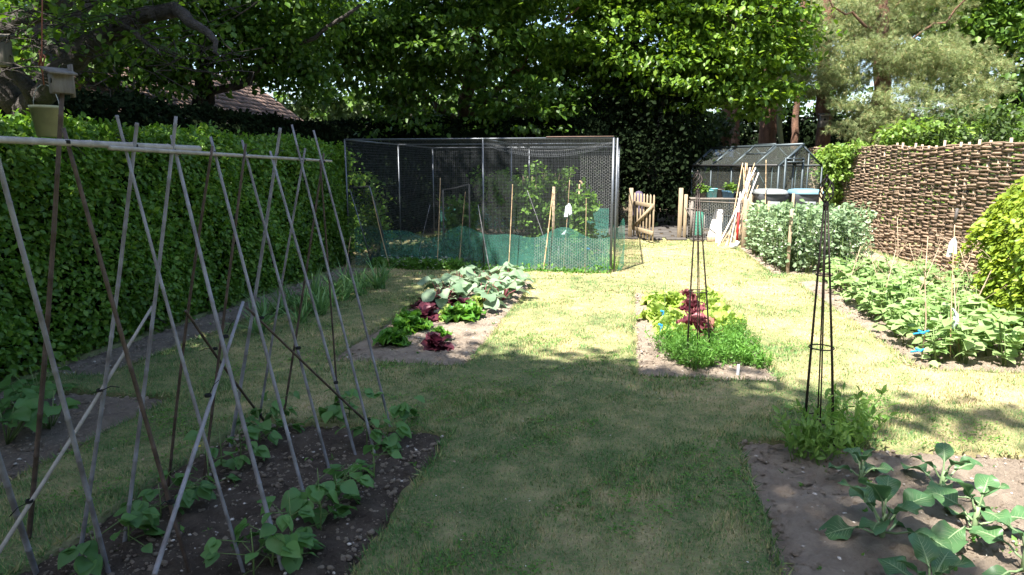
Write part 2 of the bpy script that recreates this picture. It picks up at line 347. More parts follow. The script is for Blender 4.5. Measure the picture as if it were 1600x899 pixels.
def crown(mb, ells, n, size, T=SIMPLE, clump=.45, per=40, up=.9, flat=.5, shell=.45, holes=None):
    vols = np.array([e[3]*e[4]*e[5] for e in ells])**.8; vols = vols/vols.sum()
    for e, f in zip(ells, vols):
        nc = max(3, int(n*f/per)); u = rnd(nc); u /= np.linalg.norm(u, axis=1, keepdims=True)
        rr = shell+(1-shell)*rng.random((nc, 1))**.6; rr *= (1+.12*rnd(nc, 1)); rr = np.minimum(rr, 1.2)
        C = np.array(e[:3])+u*rr*np.array(e[3:6]); cs = clump*(.6+.8*rng.random((nc, 1)))
        P = np.repeat(C, per, 0)+rnd(nc*per)*np.repeat(cs, per, 0)*np.array([.6,.6,.6*flat])
        U = np.repeat(u, per, 0)
        D = rnd(nc*per)*.8+U*.6+np.array([0,0,-.35]); Nn = rnd(nc*per)*.55+np.array([0,0,up])+U*.3
        if holes is not None:
            k = holes(P); P, D, Nn = P[k], D[k], Nn[k]
        scatter(mb, T, P, D, Nn, size*(.6+.8*rng.random(len(P))))
def limb(mb, pts, r0, r1, n=8, wob=.06):
    P = []; k = len(pts)-1
    for i in range(k):
        a, b = Vector(pts[i]), Vector(pts[i+1]); m = max(2, int((b-a).length/.35))
        for j in range(m): P.append(a.lerp(b, j/m)+Vector((random.gauss(0,wob), random.gauss(0,wob), random.gauss(0,wob)))*(1 if P else 0))
    P.append(Vector(pts[-1])); rs = [(r0+(r1-r0)*i/(len(P)-1))*(1+random.uniform(-.1,.1)) for i in range(len(P))]
    mb.tube(P, rs, n)
def tree(name, label, cat, base, trunk_pts, r0, r1, limbs, ells, n, size, lm, bm='bark', group=None, T=SIMPLE, **kw):
    t = thing(name, label, cat, base, group=group); b = Vector(base)
    tm = MB(); limb(tm, [Vector(p)-b for p in trunk_pts], r0, r1, 10, .03)
    for L in limbs: limb(tm, [Vector(p)-b for p in L[0]], L[1], L[2], 6)
    tm.build('trunk', M[bm], t, True)
    if ells:
        cm = MB(); crown(cm, [(e[0]-b.x, e[1]-b.y, e[2]-b.z, *e[3:]) for e in ells], n, size, T, **kw); cm.build('crown', M[lm], t)
    return t
# ------------------------------------------------------------------ ground
beds = [(-2.62,-1.13,1.2,4.22), (-4.95,-3.4,1.6,4.55), (-5.0,-4.35,4.9,11.3), (-2.7,-1.38,5.7,10.4), (.08,1.28,5.7,9.7), (2.55,5.1,6.3,11.1), (2.35,5.1,11.7,15.6), (.72,5.6,1.2,4.45), (-4.8,-.42,11.75,16.9)]
x0, x1, y0, y1, cs = -7.0, 7.0, 1.2, 17.2, .05
nx = int(round((x1-x0)/cs)); ny = int(round((y1-y0)/cs))
gx = x0+np.arange(nx+1)*cs; gy = y0+np.arange(ny+1)*cs
GX, GY = np.meshgrid(gx, gy, indexing='ij')
def wob(x, y, s, k): return np.sin(x*s+1.3*k)*np.cos(y*s*1.17+k*2.1)+.5*np.sin(x*s*2.3-y*s*1.9+k)
WX = GX+.022*wob(GX, GY, 5.1, 1)+.012*wob(GX, GY, 13, 2); WY = GY+.022*wob(GX, GY, 5.3, 3)+.012*wob(GX, GY, 14, 4)
bd = (GX == x0) | (GX >= x1-1e-6) | (GY == y0) | (GY >= y1-1e-6); WX[bd] = GX[bd]; WY[bd] = GY[bd]
WZ = .012*wob(GX, GY, 1.9, 5)+.006*wob(GX, GY, 7, 6); WZ[bd] = 0
cxm = (gx[:-1]+gx[1:])/2; cym = (gy[:-1]+gy[1:])/2; CX, CY = np.meshgrid(cxm, cym, indexing='ij')
inside = np.zeros((nx, ny), bool)
for a, b, c, d in beds: inside |= (CX > a) & (CX < b) & (CY > c) & (CY < d)
idx = (np.arange(nx+1)[:, None]*(ny+1)+np.arange(ny+1)[None]); V0 = np.stack([WX, WY, WZ], -1).reshape(-1, 3)
I, J = np.where(~inside); Fq = np.stack([idx[I, J], idx[I+1, J], idx[I+1, J+1], idx[I, J+1]], 1)
g = MB(); nv = len(V0); V1 = V0.copy(); V1[:, 2] -= .09
sk = []
for di, dj, e in ((1,0,((1,0),(1,1))), (-1,0,((0,1),(0,0))), (0,1,((1,1),(0,1))), (0,-1,((0,0),(1,0)))):
    I2, J2 = I+di, J+dj; ok = (I2 >= 0) & (I2 < nx) & (J2 >= 0) & (J2 < ny); ok[ok] &= inside[I2[ok], J2[ok]]
    i_, j_ = I[ok], J[ok]; a = idx[i_+e[0][0], j_+e[0][1]]; b = idx[i_+e[1][0], j_+e[1][1]]; sk.append(np.stack([a, a+nv, b+nv, b], 1))
g.add(np.concatenate([V0, V1]), np.concatenate([Fq]+sk))
B = 300
for (a, b, c, d) in ((-B, x0, -B, B), (x1, B, -B, B), (x0, x1, -B, y0), (x0, x1, y1, B)):
    g.add([(a,c,0),(b,c,0),(b,d,0),(a,d,0)], [(0,1,2,3)])
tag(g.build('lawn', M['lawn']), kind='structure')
def bed_soil(name, r, m, mound=.02):
    a, b, c, d = r; a -= .08; b += .08; c -= .08; d += .08; s = .022
    X, Y = np.meshgrid(np.arange(a, b+s, s), np.arange(c, d+s, s), indexing='ij')
    e = np.minimum(np.minimum(X-a, b-X), np.minimum(Y-c, d-Y)); Z = -.065+np.clip(e*.25, 0, mound+.03)+.010*wob(X, Y, 3.5, 1)+.007*wob(X, Y, 11, 2)+.006*wob(X, Y, 29, 3)+rng.normal(size=X.shape)*.006+.005*wob(X, Y, 61, 7)+np.abs(wob(X, Y, 17, 9))*.008*(wob(X, Y, 5, 4) > 0)
    Z = np.where(e < .12, np.minimum(Z, -.03), Z)
    n2 = Y.shape[1]; ii = np.arange(X.shape[0])[:, None]*n2+np.arange(n2)[None]; Fc = np.stack([ii[:-1,:-1], ii[1:,:-1], ii[1:,1:], ii[:-1,1:]], -1).reshape(-1, 4)
    o = MB().add(np.stack([X, Y, Z], -1).reshape(-1, 3), Fc).build(name, m, smooth=True); return tag(o, kind='structure')
for i, r in enumerate(beds): bed_soil('soil_bed', r, M['dsoil'] if i in (0, 8) else (M['gsoil'] if i in (1, 2) else M['soil']), .02)
def in_bed(x, y, mg=0.0):
    k = np.zeros(x.shape, bool)
    for a, b, c, d in beds: k |= (x > a+mg) & (x < b-mg) & (y > c+mg) & (y < d-mg)
    return k
# woodland floor and path beyond the gate
tag(MB().add([(-40,17.4,.004),(60,17.4,.004),(60,90,.004),(-40,90,.004)], [(0,1,2,3)]).build('woodland_floor', M['dirt']), kind='structure')
pm = MB()
for i in range(5):
    for j in range(7):
        wx, wy = .55, .5; cx, cy = -.6+i*.58+(.25 if j % 2 else 0), 17.0+j*.55
        pm.box((cx, cy, .02+random.uniform(-.004,.004)), (wx-.03-random.random()*.04, wy-.03, .05), Euler((0,0,random.uniform(-.05,.05))), bev=.015)
tag(pm.build('stone_path', M['slab']), kind='structure')
# grass blades
def grass_patch(mb, xa, xb, ya, yb, dens, h, wd):
    n = int((xb-xa)*(yb-ya)*dens); x = rng.uniform(xa, xb, n); y = rng.uniform(ya, yb, n)
    px = 985+(x/y)*F
    k = ~in_bed(x, y, .0) & (px > -450) & (px < 1720) & (x > -5.2) & (x < 5.2); x, y = x[k], y[k]; n = len(x)
    cl = np.clip(.75+.45*wob(x, y, 2.7, 8)+.3*wob(x, y, 9, 9), .65, 1.5)
    a = rng.uniform(0, 6.283, n); le = rng.uniform(.2, 1.1, n); hh = h*(.5+.8*rng.random(n))*cl
    P = np.stack([x, y, np.full(n, -.004)+.012*wob(x, y, 1.9, 5)+.006*wob(x, y, 7, 6)], 1); dx = np.stack([np.cos(a)*le, np.sin(a)*le, np.ones(n)], 1); dx /= np.linalg.norm(dx, axis=1, keepdims=True)
    sd_ = np.stack([-np.sin(a), np.cos(a), np.zeros(n)], 1)*wd*(.6+.8*rng.random(n))[:, None]
    tip = P+dx*hh[:, None]; V = np.stack([P-sd_, P+sd_, tip], 1).reshape(-1, 3)
    mb.add(V, (np.arange(n)[:, None]*3+np.arange(3)[None]))
gm = MB()
grass_patch(gm, -5, 5.8, 2.2, 5.2, 9000, .030, .0026)
grass_patch(gm, -5, 5.8, 5.2, 9, 3600, .030, .004)
grass_patch(gm, -5, 5.8, 9, 17, 900, .032, .008)
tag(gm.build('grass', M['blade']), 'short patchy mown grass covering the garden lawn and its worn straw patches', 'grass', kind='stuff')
# tufts of lusher clover-like weed in the near lawn
wm = MB(); n = 9000; x = rng.uniform(-3.5, 2.5, n); y = rng.uniform(2.4, 7, n); k = ~in_bed(x, y, -.02) & (wob(x, y, 2.2, 3)+.6*wob(x, y, 6, 5) > .35); x, y = x[k], y[k]
xx = np.repeat(x, 5)+rng.normal(size=len(x)*5)*.02; yy = np.repeat(y, 5)+rng.normal(size=len(x)*5)*.02
scatter(wm, DIAM, np.stack([xx, yy, .012+.012*wob(xx, yy, 1.9, 5)+.01*rng.random(len(xx))], 1), rnd(len(xx))*np.array([1,1,.3]), rnd(len(xx))*.3+np.array([0,0,1]), .011+.013*rng.random(len(xx)))
tag(wm.build('lawn_weeds', M['herb']), 'low broad leaved weeds speckling the shaded grass', 'weeds', kind='stuff')
n = 420; x = rng.uniform(-4.2, 5, n); y = rng.uniform(2.4, 13, n); k = ~in_bed(x, y, -.05); x, y = x[k], y[k]; n = len(x)
fl_ = MB(); scatter(fl_, DIAM, np.stack([x, y, np.full(n, .022)], 1), rnd(n)*np.array([1,1,.2]), rnd(n)*.25+np.array([0,0,1]), .012+.018*rng.random(n)); tag(fl_.build('fallen_leaves', M['wood']), 'pale dry leaf fragments scattered over the lawn', 'leaves', kind='stuff')
n = 260; x = rng.uniform(-3.5, 3.5, n); y = rng.uniform(2.4, 9, n); k = ~in_bed(x, y, -.05); x, y = x[k], y[k]; n = len(x)
fl_ = MB(); scatter(fl_, DIAM, np.stack([x, y, np.full(n, .028)], 1), rnd(n)*np.array([1,1,.1]), rnd(n)*.15+np.array([0,0,1]), .008+.006*rng.random(n)); tag(fl_.build('daisies', M['petal']), 'tiny white daisy heads dotted through the lawn', 'flowers', kind='stuff')
# long grass along bed edges
em = MB()
for a, b, c, d in beds:
    for (p, q) in (((a,c),(b,c)), ((b,c),(b,d)), ((b,d),(a,d)), ((a,d),(a,c))):
        L = math.hypot(q[0]-p[0], q[1]-p[1]); n = int(L*260); t = rng.random(n); x = p[0]+(q[0]-p[0])*t+rng.normal(size=n)*.018; y = p[1]+(q[1]-p[1])*t+rng.normal(size=n)*.018
        k = (x < 5.4) & (x > -4.85) & ~in_bed(x, y, .03); x, y = x[k], y[k]; n = len(x); D = rnd(n)*.55+np.array([0,0,.8]); P = np.stack([x, y, np.full(n, -.01)], 1)
        scatter(em, (np.array([(-.06,0,0),(.06,0,0),(0,1,0)], np.float32), np.array([(0,1,2)])), P, D, rnd(n), .035+.04*rng.random(n))
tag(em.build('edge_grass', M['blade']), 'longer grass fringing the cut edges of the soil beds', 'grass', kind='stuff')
# pebbles and clods
ico = bpy.data.meshes.new('t'); import bmesh
bm_ = bmesh.new(); bmesh.ops.create_icosphere(bm_, subdivisions=1, radius=1); ICO = (np.array([v.co[:] for v in bm_.verts], np.float32)*np.array([1,.7,.5], np.float32), np.array([[v.index for v in f.verts] for f in bm_.faces])); bm_.free()
def pebbles(name, label, n, m, lo, hi, zz=-.012):
    mb = MB(); 
    for a, b, c, d in beds:
        k = int(n*(b-a)*(d-c)/30); x = rng.uniform(a+.04, b-.04, k); y = rng.uniform(c+.04, d-.04, k)
        scatter(mb, ICO, np.stack([x, y, np.full(k, zz)+.01*rng.random(k)], 1), rnd(k)*np.array([1,1,.2]), rnd(k)*.3+np.array([0,0,1]), lo+(hi-lo)*rng.random(k)**3)
    tag(mb.build(name, m), label, 'stones' if 'peb' in name else 'soil', kind='stuff')
pebbles('pebbles', 'small pale flint pebbles scattered over the soil beds', 2600, M['stone'], .003, .017)
pebbles('soil_clods', 'crumbly clods of soil lying over the beds', 26000, M['soil'], .005, .024, -.022)
clod_bed = None
# ------------------------------------------------------------------ left hedge
def hedge_leaves(mb, xa, xb, ya, yb, z1, n, size, faces, T=SIMPLE, rnd_out=.07, rad=.3, top_w=1.0):
    """faces: list of 'x+','x-','y-','y+','z'"""
    ar = {'x+': (yb-ya)*z1, 'x-': (yb-ya)*z1, 'y-': (xb-xa)*z1, 'y+': (xb-xa)*z1, 'z': (xb-xa)*(yb-ya)*top_w}; tot = sum(ar[f] for f in faces)
    for f in faces:
        k = int(n*ar[f]/tot); u = rng.random(k); v = rng.random(k); dep = np.abs(rng.normal(size=k))*.07
        if f[0] == 'x':
            s = 1 if f == 'x+' else -1; y = ya+u*(yb-ya); z = .02+v*(z1-.02); bulge = .07*wob(y, z, 2.4, 2)+.04*wob(y, z, 6.5, 7)-np.clip(z-(z1-rad), 0, rad)**2/rad*.8-.10*np.exp(-z*6)
            bulge -= np.clip(y-(yb-rad), 0, rad)**2/rad*.9
            x = (xb if s > 0 else xa)+s*(bulge-dep); nn = np.array([s, 0, .25])
        elif f[0] == 'y':
            s = 1 if f == 'y+' else -1; x = xa+u*(xb-xa); z = .02+v*(z1-.02); bulge = .07*wob(x, z, 2.6, 2)+.04*wob(x, z, 6, 7)-np.clip(z-(z1-rad), 0, rad)**2/rad*.8
            bulge -= np.clip(x-(xb-rad), 0, rad)**2/rad*.7; y = (yb if s > 0 else ya)+s*(bulge-dep); nn = np.array([0, s, .25])
        else:
            x = xa+u*(xb-xa); y = ya+v*(yb-ya); z = z1+.05*wob(x, y, 2.4, 1)+.04*wob(x, y, 7, 2)-dep-np.clip(np.abs(x-(xa+xb)/2)-((xb-xa)/2-rad), 0, rad)**2/rad*.8-np.clip(y-(yb-rad), 0, rad)**2/rad*.9; nn = np.array([0, 0, 1.])
        P = np.stack([x, y, z], 1); P = P+rnd(k)*.02; sp = rng.random(k) < .06; P[sp] += nn*rnd_out*rng.random((sp.sum(), 1))*1.3
        D = rnd(k)*.65+nn*.35+np.array([0,0,-.35 if f != 'z' else .2]); Nn = rnd(k)*.4+nn*.75+np.array([0,0,.55]); scatter(mb, T, P, D, Nn, size*(.55+.75*rng.random(k)))
hd = thing('beech_hedge', 'long clipped leafy green hedge along the left edge of the garden', 'hedge', (-5.45, 6.5, 0))
hm = MB(); hedge_leaves(hm, -.55, .52, -5.8, 5.3, 2.13, 98000, .058, ['x+', 'z', 'y+'], top_w=.8); hm.build('foliage', M['hedge'], hd)
hs = MB()
for i in range(60):
    y = -5.7+i*.185; x = .1+random.uniform(-.1,.1); hs.tube([(x, y, -.02), (x+random.uniform(-.1,.1), y+random.uniform(-.1,.1), .8), (x+random.uniform(-.2,.2), y+random.uniform(-.15,.15), 1.8)], [.022,.015,.006], 5)
hs.build('stems', M['bark'], hd)
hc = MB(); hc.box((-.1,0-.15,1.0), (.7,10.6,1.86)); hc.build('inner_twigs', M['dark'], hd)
# dark tall hedges behind
def dark_hedge(name, label, c, sx, sy, h, n, faces, m='dark', size=.09):
    t = thing(name, label, 'hedge', (c[0], c[1], 0)); mb = MB(); hedge_leaves(mb, -sx/2, sx/2, -sy/2, sy/2, h, n, size, faces, rad=.35); mb.build('foliage', M[m], t)
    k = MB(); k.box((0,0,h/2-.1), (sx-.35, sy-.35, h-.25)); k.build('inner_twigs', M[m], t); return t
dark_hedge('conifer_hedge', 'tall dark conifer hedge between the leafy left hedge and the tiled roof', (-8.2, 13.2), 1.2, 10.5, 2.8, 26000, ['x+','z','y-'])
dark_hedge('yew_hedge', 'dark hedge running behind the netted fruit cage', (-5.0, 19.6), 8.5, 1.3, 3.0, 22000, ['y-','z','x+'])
dark_hedge('boundary_hedge', 'dark hedge far behind the greenhouse under the pines', (8.0, 31), 26, 2.0, 3.4, 22000, ['y-','z'], 'shrub', .16)
dark_hedge('laurel_hedge', 'distant dark hedge seen through the gap under the trees above the cage', (-14, 33), 30, 2.0, 5.0, 9000, ['y-','z'], 'shrub', .26)
for x_, y_, lb_ in ((-5.7, 13.2, 'dark bush behind the end of the left hedge beside the cage'), (-6.0, 15.6, 'dark bush further back beside the left side of the cage'), (-5.9, 17.6, 'dark bush at the back left corner of the cage')):
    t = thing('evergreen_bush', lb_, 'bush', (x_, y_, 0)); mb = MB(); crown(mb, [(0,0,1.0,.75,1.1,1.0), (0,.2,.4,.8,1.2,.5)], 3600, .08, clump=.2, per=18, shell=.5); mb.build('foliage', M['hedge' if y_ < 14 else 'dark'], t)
    mb = MB(); [mb.tube([(random.uniform(-.2,.2),random.uniform(-.3,.3),0),(random.uniform(-.5,.5),random.uniform(-.6,.6),1.5)], [.02,.006], 5) for _ in range(6)]; mb.build('stems', M['bark'], t)
# golden hedge right
gt = thing('golden_hedge', 'rounded yellow green hedge at the right edge in front of the woven fence', 'hedge', (4.86, 7.45, 0))
gb = MB(); hedge_leaves(gb, -1.05, 1.2, -1.3, 1.35, 1.72, 30000, .065, ['x-', 'y-', 'z'], rad=.6); gb.build('foliage', M['gold'], gt)
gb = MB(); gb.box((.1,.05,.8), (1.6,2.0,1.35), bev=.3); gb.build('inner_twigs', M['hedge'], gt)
for ob in gt.children:
    for v in ob.data.vertices:
        x_, y_, z_ = v.co; r_ = max(0, -x_-.35); f_ = max(0, -y_-.4)
        v.co.z -= .42*r_*r_*(z_/1.7); v.co.x += .32*f_*f_+.18*max(0, z_-1.0)**2-.1*min(1, z_)*0
# ------------------------------------------------------------------ house
hs_ = thing('tiled_house', 'low house with a brown tiled roof behind the tall dark hedge at left', 'house', (-12.3, 17.0, 0))
rf = MB(); zr, ze, xr, xe, hl = 4.35, 2.2, 0, 3.0, 4.6
for sgn in (1, -1):
    nr, nc2 = 16, 46
    for i in range(nr):
        for j in range(nc2):
            a = i/nr; xx_ = xe*(1-(i+.5)/nr); zz_ = ze+(zr-ze)*(i+.5)/nr; yy_ = -hl+2*hl*(j+.5+(.5 if i % 2 else 0))/nc2
            ang = math.atan2(zr-ze, xe); rf.box((sgn*xx_, yy_, zz_+.03+random.uniform(-.006,.006)), (.30, 2*hl/nc2-.01, .022), Euler((0, sgn*(ang-.06), 0)))
rf.build('roof', M['tile'], hs_)
k = MB(); k.add([(xe-.25,-hl+.2,0),(xe-.25,hl-.2,0),(-xe+.25,hl-.2,0),(-xe+.25,-hl+.2,0),(xe-.25,-hl+.2,ze+.1),(xe-.25,hl-.2,ze+.1),(-xe+.25,hl-.2,ze+.1),(-xe+.25,-hl+.2,ze+.1),(0,-hl+.2,zr-.05),(0,hl-.2,zr-.05)],
      [(0,1,5,4),(1,2,6,9,5),(2,3,7,6),(3,0,4,8,7),(4,5,9,8),(6,7,8,9)]); k.build('wall', M['brick'], hs_)
k = MB(); k.tube([(0,-hl,zr+.04),(0,hl,zr+.04)], .09, 8); k.build('ridge_tiles', M['tile'], hs_)
# ------------------------------------------------------------------ wattle fence
wf = thing('wattle_fence', 'tall woven hazel hurdle fence along the right side of the garden', 'fence', (5.16, 16, 0))
def weave(mb, p, q, h0, h1, sp=.27):
    p = Vector(p); q = Vector(q); d = (q-p); L = d.length; d.normalize(); nrm = Vector((-d.y, d.x, 0))
    z = .02; row = 0
    while z < h1:
        s = -random.random()*1.0
        while s < L:
            ln = random.uniform(.6, 1.7); a = max(0, s); b = min(L, s+ln)
            if b-a > .15:
                n = max(3, int((b-a)/.07)); P = []; rs = []; r0 = random.uniform(.013, .024); ph = row*math.pi+random.uniform(-.35,.35); zj = random.uniform(-.012,.012); sl = random.uniform(-.022,.022); am = random.uniform(.022,.042)
                for i in range(n+1):
                    u = a+(b-a)*i/n; o = am*math.sin(math.pi*u/sp+ph)
                    zz = z*(h0/h1 if False else 1)+zj+sl*(u-a)+.02*math.sin(u*1.3+row*.15)+.010*math.sin(u*5+row)
                    P.append(p+d*u+nrm*o+Vector((0,0,zz))); rs.append(r0*(.85+.3*abs(math.cos(math.pi*u/sp*.5)))*(1 if 0 < i < n else .7))
                mb.tube(P, rs, 6)
            s += ln+random.uniform(-.05,.05)
        z += .031; row += 1
wv = MB(); weave(wv, (0, -8.2, 0), (0, 8.5, 0), 2.1, 2.12, .30); wv.build('weave', M['wattle'], wf, True)
for i in range(56):
    y = -8.1+i*.30; k = MB(); hgt = 2.10+max(0,random.uniform(-.08,.08)); k.tube([(random.uniform(-.01,.01), y, -.05), (random.uniform(-.01,.01), y+random.uniform(-.02,.02), hgt)], [.025,.02], 7); k.build('stake', M['cut'], wf)
bf = thing('wattle_hurdle', 'woven hazel panel standing across the back behind the greenhouse', 'fence', (3.7, 24.6, 0))
wv = MB(); weave(wv, (-2.6,0,0), (1.6,0,0), 2.0, 2.0); wv.build('weave', M['wattle'], bf, True)
for i in range(15):
    k = MB(); k.tube([(-2.5+i*.28, 0, 0), (-2.5+i*.28, 0, 2.1)], .022, 6); k.build('stake', M['cut'], bf)
for ob in wf.children:
    n_ = len(ob.data.vertices); co = np.empty(n_*3, np.float32); ob.data.vertices.foreach_get('co', co); co = co.reshape(-1, 3); co[:, 2] *= .975+.0081*(co[:, 1]+16-9.8); ob.data.vertices.foreach_set('co', co.ravel()); ob.data.update()
# creeper
cp = thing('climbing_creeper', 'bright green creeper tumbling over the woven fence', 'climber', (5.06, 18.2, 0))
cm = MB(); crown(cm, [(0,0,1.85,.26,1.0,.42), (-.05,.3,1.25,.2,.6,.6), (0,1.1,2.05,.22,.8,.16), (.1,-.9,2.17,.2,.6,.08)], 4500, .10, clump=.18, per=25, shell=.2); cm.build('foliage', M['ivy'], cp)
k = MB()
for i in range(7): limb(k, [(-.1, .2+i*.15, 0), (-.1, .1+i*.25, 1), (-.1, -.2+i*.35, 2.0)], .018, .006, 5, .03)
k.build('stems', M['twig'], cp)
# ------------------------------------------------------------------ trees
Yc = 21.0
lime_c = [(AY(1010,70,Yc),2.6,2.0,1.7),(AY(1150,40,Yc),2.0,2.0,1.7),(AY(1090,110,Yc-.6),1.7,1.5,1.0),(AY(1200,110,Yc),1.1,1.2,1.0),(AY(860,40,Yc),2.4,2.0,1.6),(AY(930,150,Yc+1),2.2,1.6,1.2),(AY(1000,190,Yc+1.5),1.4,1.2,1.0),(AY(1170,150,Yc-.4),.9,1.0,.55),(AY(1060,-90,Yc),3.6,2.6,2.2),(AY(1060,-240,Yc),2.8,2.4,2.0)]
bs_ = G(960, 352)
bs_ = Vector((-.6, 21.8, 0))
tree('lime_tree', 'large broadleaf tree with bright lit leaves overhanging between the fruit cage and greenhouse', 'tree', bs_, [bs_, (-.5,21.8,3), (.2,21.6,7), (.6,21.6,11)], .42, .12,
     [([(-.4,21.8,3.2),(1.8,21.2,5.2),(3.6,21,6)],.16,.04), ([(-.4,21.8,3),(-2.4,21.2,4.6),(-3.6,21,6.5)],.15,.04), ([(0,21.6,5),(1.8,20.8,7.5)],.12,.04), ([(-.5,21.8,2.8),(-3,22,3.2),(-6,21.5,5)],.14,.03)],
     [(c.x,c.y,c.z,a,b,d) for c,a,b,d in lime_c], 80000, .15, 'lime', clump=.46, per=42, flat=.16, shell=.55, up=1.5)
c2 = [(AY(720,60,19),2.2,2.0,1.5),(AY(600,90,19),1.8,1.7,1.3),(AY(820,170,19.5),1.5,1.4,.9),(AY(640,180,19.5),1.3,1.2,.7),(AY(560,10,18),2.0,1.8,1.2),(AY(760,-60,18.5),2.6,2.2,1.5),(AY(500,60,18),1.5,1.4,1.0)]
b2 = Vector((-5.4, 20.8, 0))
tree('hornbeam_tree', 'dark spreading tree with reddish trunk rising behind the fruit cage', 'tree', b2, [b2, (-5.3,20.8,2.6), (-4.6,20.5,5), (-4.3,20,8)], .28, .1,
     [([(-5.2,20.8,2.8),(-3.2,20,4.6),(-1.5,19.6,6)],.12,.03), ([(-5.2,20.8,3),(-7.6,20,5),(-8.5,19,6.5)],.12,.03), ([(-4.8,20.6,4),(-5.8,19,5.8)],.08,.03)],
     [(c.x,c.y,c.z,a,b,d) for c,a,b,d in c2], 30000, .15, 'maple', 'pbark', clump=.45, per=36, flat=.2, shell=.5, up=1.3)
c3 = [(AY(330,60,14),1.5,1.3,.95),(AY(430,60,14.5),1.3,1.3,1.1),(AY(240,110,13.5),1.2,1.2,.6),(AY(130,60,12.5),1.3,1.2,.8),(AY(480,130,15),.8,.8,.5),(AY(30,50,12),1.2,1.2,1.0),(AY(420,-40,14),2.2,1.8,1.0),(AY(200,-20,13),2.2,1.6,.9)]
b3 = Vector((-9.9, 14.5, 0))
tree('maple_tree', 'leafy tree behind the left hedge with sunlight glowing through its leaves', 'tree', b3, [b3, (-9.6,14.4,3), (-9,14.2,5), (-8.6,14,8)], .25, .1,
     [([(-9.6,14.4,3),(-7,14,4.2),(-5.5,14,5)],.1,.03), ([(-9.4,14.4,3.5),(-10.5,13,5)],.1,.03)],
     [(c.x,c.y,c.z,a,b,d) for c,a,b,d in c3], 24000, .12, 'maple', clump=.36, per=26, flat=.45, shell=.2)
# shading trees above the frame on the left
def shade(gx_, gy_, z): return (gx_+SUN.x/SUN.z*z, gy_+SUN.y/SUN.z*z, z)
def shade_tree(label, base, spots, n, rad=.25):
    e = []
    L = []
    for gx_, gy_, z, rx, ry, rz in spots:
        c = shade(gx_, gy_, z); e.append((*c, rx, ry, rz)); L.append(([(base[0], base[1], 3.4), ((base[0]+c[0])/2, (base[1]+c[1])/2, (z+3.6)/2+.6), c], .11, .03))
    tree('overhanging_tree', label, 'tree', base, [base, (base[0]+.1, base[1], 2), (base[0], base[1]+.1, 4), (base[0]+.2, base[1], 6.5)], rad, .12, L, e, n, .17, 'maple', clump=.40, per=26, shell=.1)
shade_tree('tall tree behind the camera whose high crown shades the bean frame', (-5.6, -1.5, 0), [(-1.9,3.6,9,2.3,2.3,1.3), (-.6,2.4,9.5,1.9,2.2,1.2), (-3.9,3.6,9,1.6,2.6,1.3), (.1,4.3,9.8,1.5,1.2,.9), (-.9,5.0,9,1.7,1.1,.8), (.7,1.7,10,1.0,1.2,.8), (.6,4.8,10,.8,.35,.4), (2.2,5.0,10.5,.8,.18,.2), (-2.9,1.6,8.5,2,1.6,1), (.3,1.5,9,1.6,1.3,1)], 52000)
shade_tree('tall tree beyond the left hedge whose crown shades the onions and cage', (-8.6, 5.0, 0), [(-3.5,7.3,9,1.15,2.4,1.2), (-4.5,10.8,9.5,1.9,2.2,1.4), (-3.5,13.2,9.5,1.7,2.2,1.3), (-2.9,6.1,9,1.0,.8,.7), (-2.9,16,10,1.5,2.0,1.4), (-7.4,11.5,10,1.7,2.2,1.2), (-7.2,16,11,1.8,2.4,1.2)], 36000)
shade_tree('tallest tree beyond the left hedge whose crown shades the dark trees behind the cage', (-9.4, 10.0, 0), [(-3.6,22.5,13,3.4,3.2,1.6), (-8.2,20.5,13,3.2,4,1.6), (-1.2,26.0,14.5,2.2,2.2,1.4)], 30000)
# woods that close the garden off behind the camera and to the sides
for i_, (x_, y_, h_, r_) in enumerate([(-4,-8,7,3.6),(3,-9.5,7,3.6),(9.5,-7,7,3.4),(-13.5,-2,7.5,3.6),(-14.5,5,8,3.6),(12,0,6.5,3.0),(12.5,7,6.5,2.8),(-9,-7,7,3)]):
    tree('woodland_tree', ['broad tree straight behind the viewpoint to the left','broad tree straight behind the viewpoint','broad tree behind the viewpoint to the right','tree far out to the left level with the viewpoint','tall tree far out to the left beside the house','tree beyond the woven fence level with the viewpoint','tree beyond the woven fence behind the golden hedge','tree behind the viewpoint in the left corner'][i_], 'tree', (x_,y_,0), [(x_,y_,0),(x_+.1,y_,3),(x_,y_+.2,h_)], .25, .1, [([(x_,y_,3),(x_+1.5,y_+.5,5)],.1,.03), ([(x_,y_,3.2),(x_-1.5,y_-.5,5)],.1,.03)], [(x_,y_,h_*.62,r_,r_*.8,h_*.42),(x_+.5,y_,h_*.3,r_*.8,r_*.6,h_*.3)], 5200, .42, 'maple', clump=.6, per=20, shell=.5)
# apple tree at the left
ab = Vector((-5.9, 6.3, 0))
at_ = thing('apple_tree', 'gnarled old apple tree with dark limbs reaching over the left hedge', 'tree', ab)
k = MB(); q = lambda px, py, Y: AY(px, py, Y)-ab
limb(k, [(0,0,0), q(30,230,6.3), q(45,170,6.2), q(75,145,6.1), q(110,95,6.0), q(165,50,5.9), q(230,22,5.8), q(275,15,5.7)], .16, .06, 10, .022)
limb(k, [q(275,15,5.7), q(300,38,5.6), q(325,52,5.5), q(335,68,5.45), q(340,85,5.4)], .06, .012, 8, .012)
limb(k, [q(30,170,6.2), q(0,120,6.2), q(-20,60,6.3), q(20,40,6.4), q(60,18,6.4), q(95,-15,6.4)], .14, .08, 9, .015)
limb(k, [q(170,22,5.8), q(205,45,5.7), q(235,70,5.7), q(250,85,5.6)], .03, .012, 6, .012)
limb(k, [q(110,95,6.0), q(60,60,6.1), q(10,40,6.1)], .05, .025, 7, .012)
limb(k, [q(60,160,6.1), q(20,110,6.0), q(-10,70,6.0)], .09, .05, 7, .012)
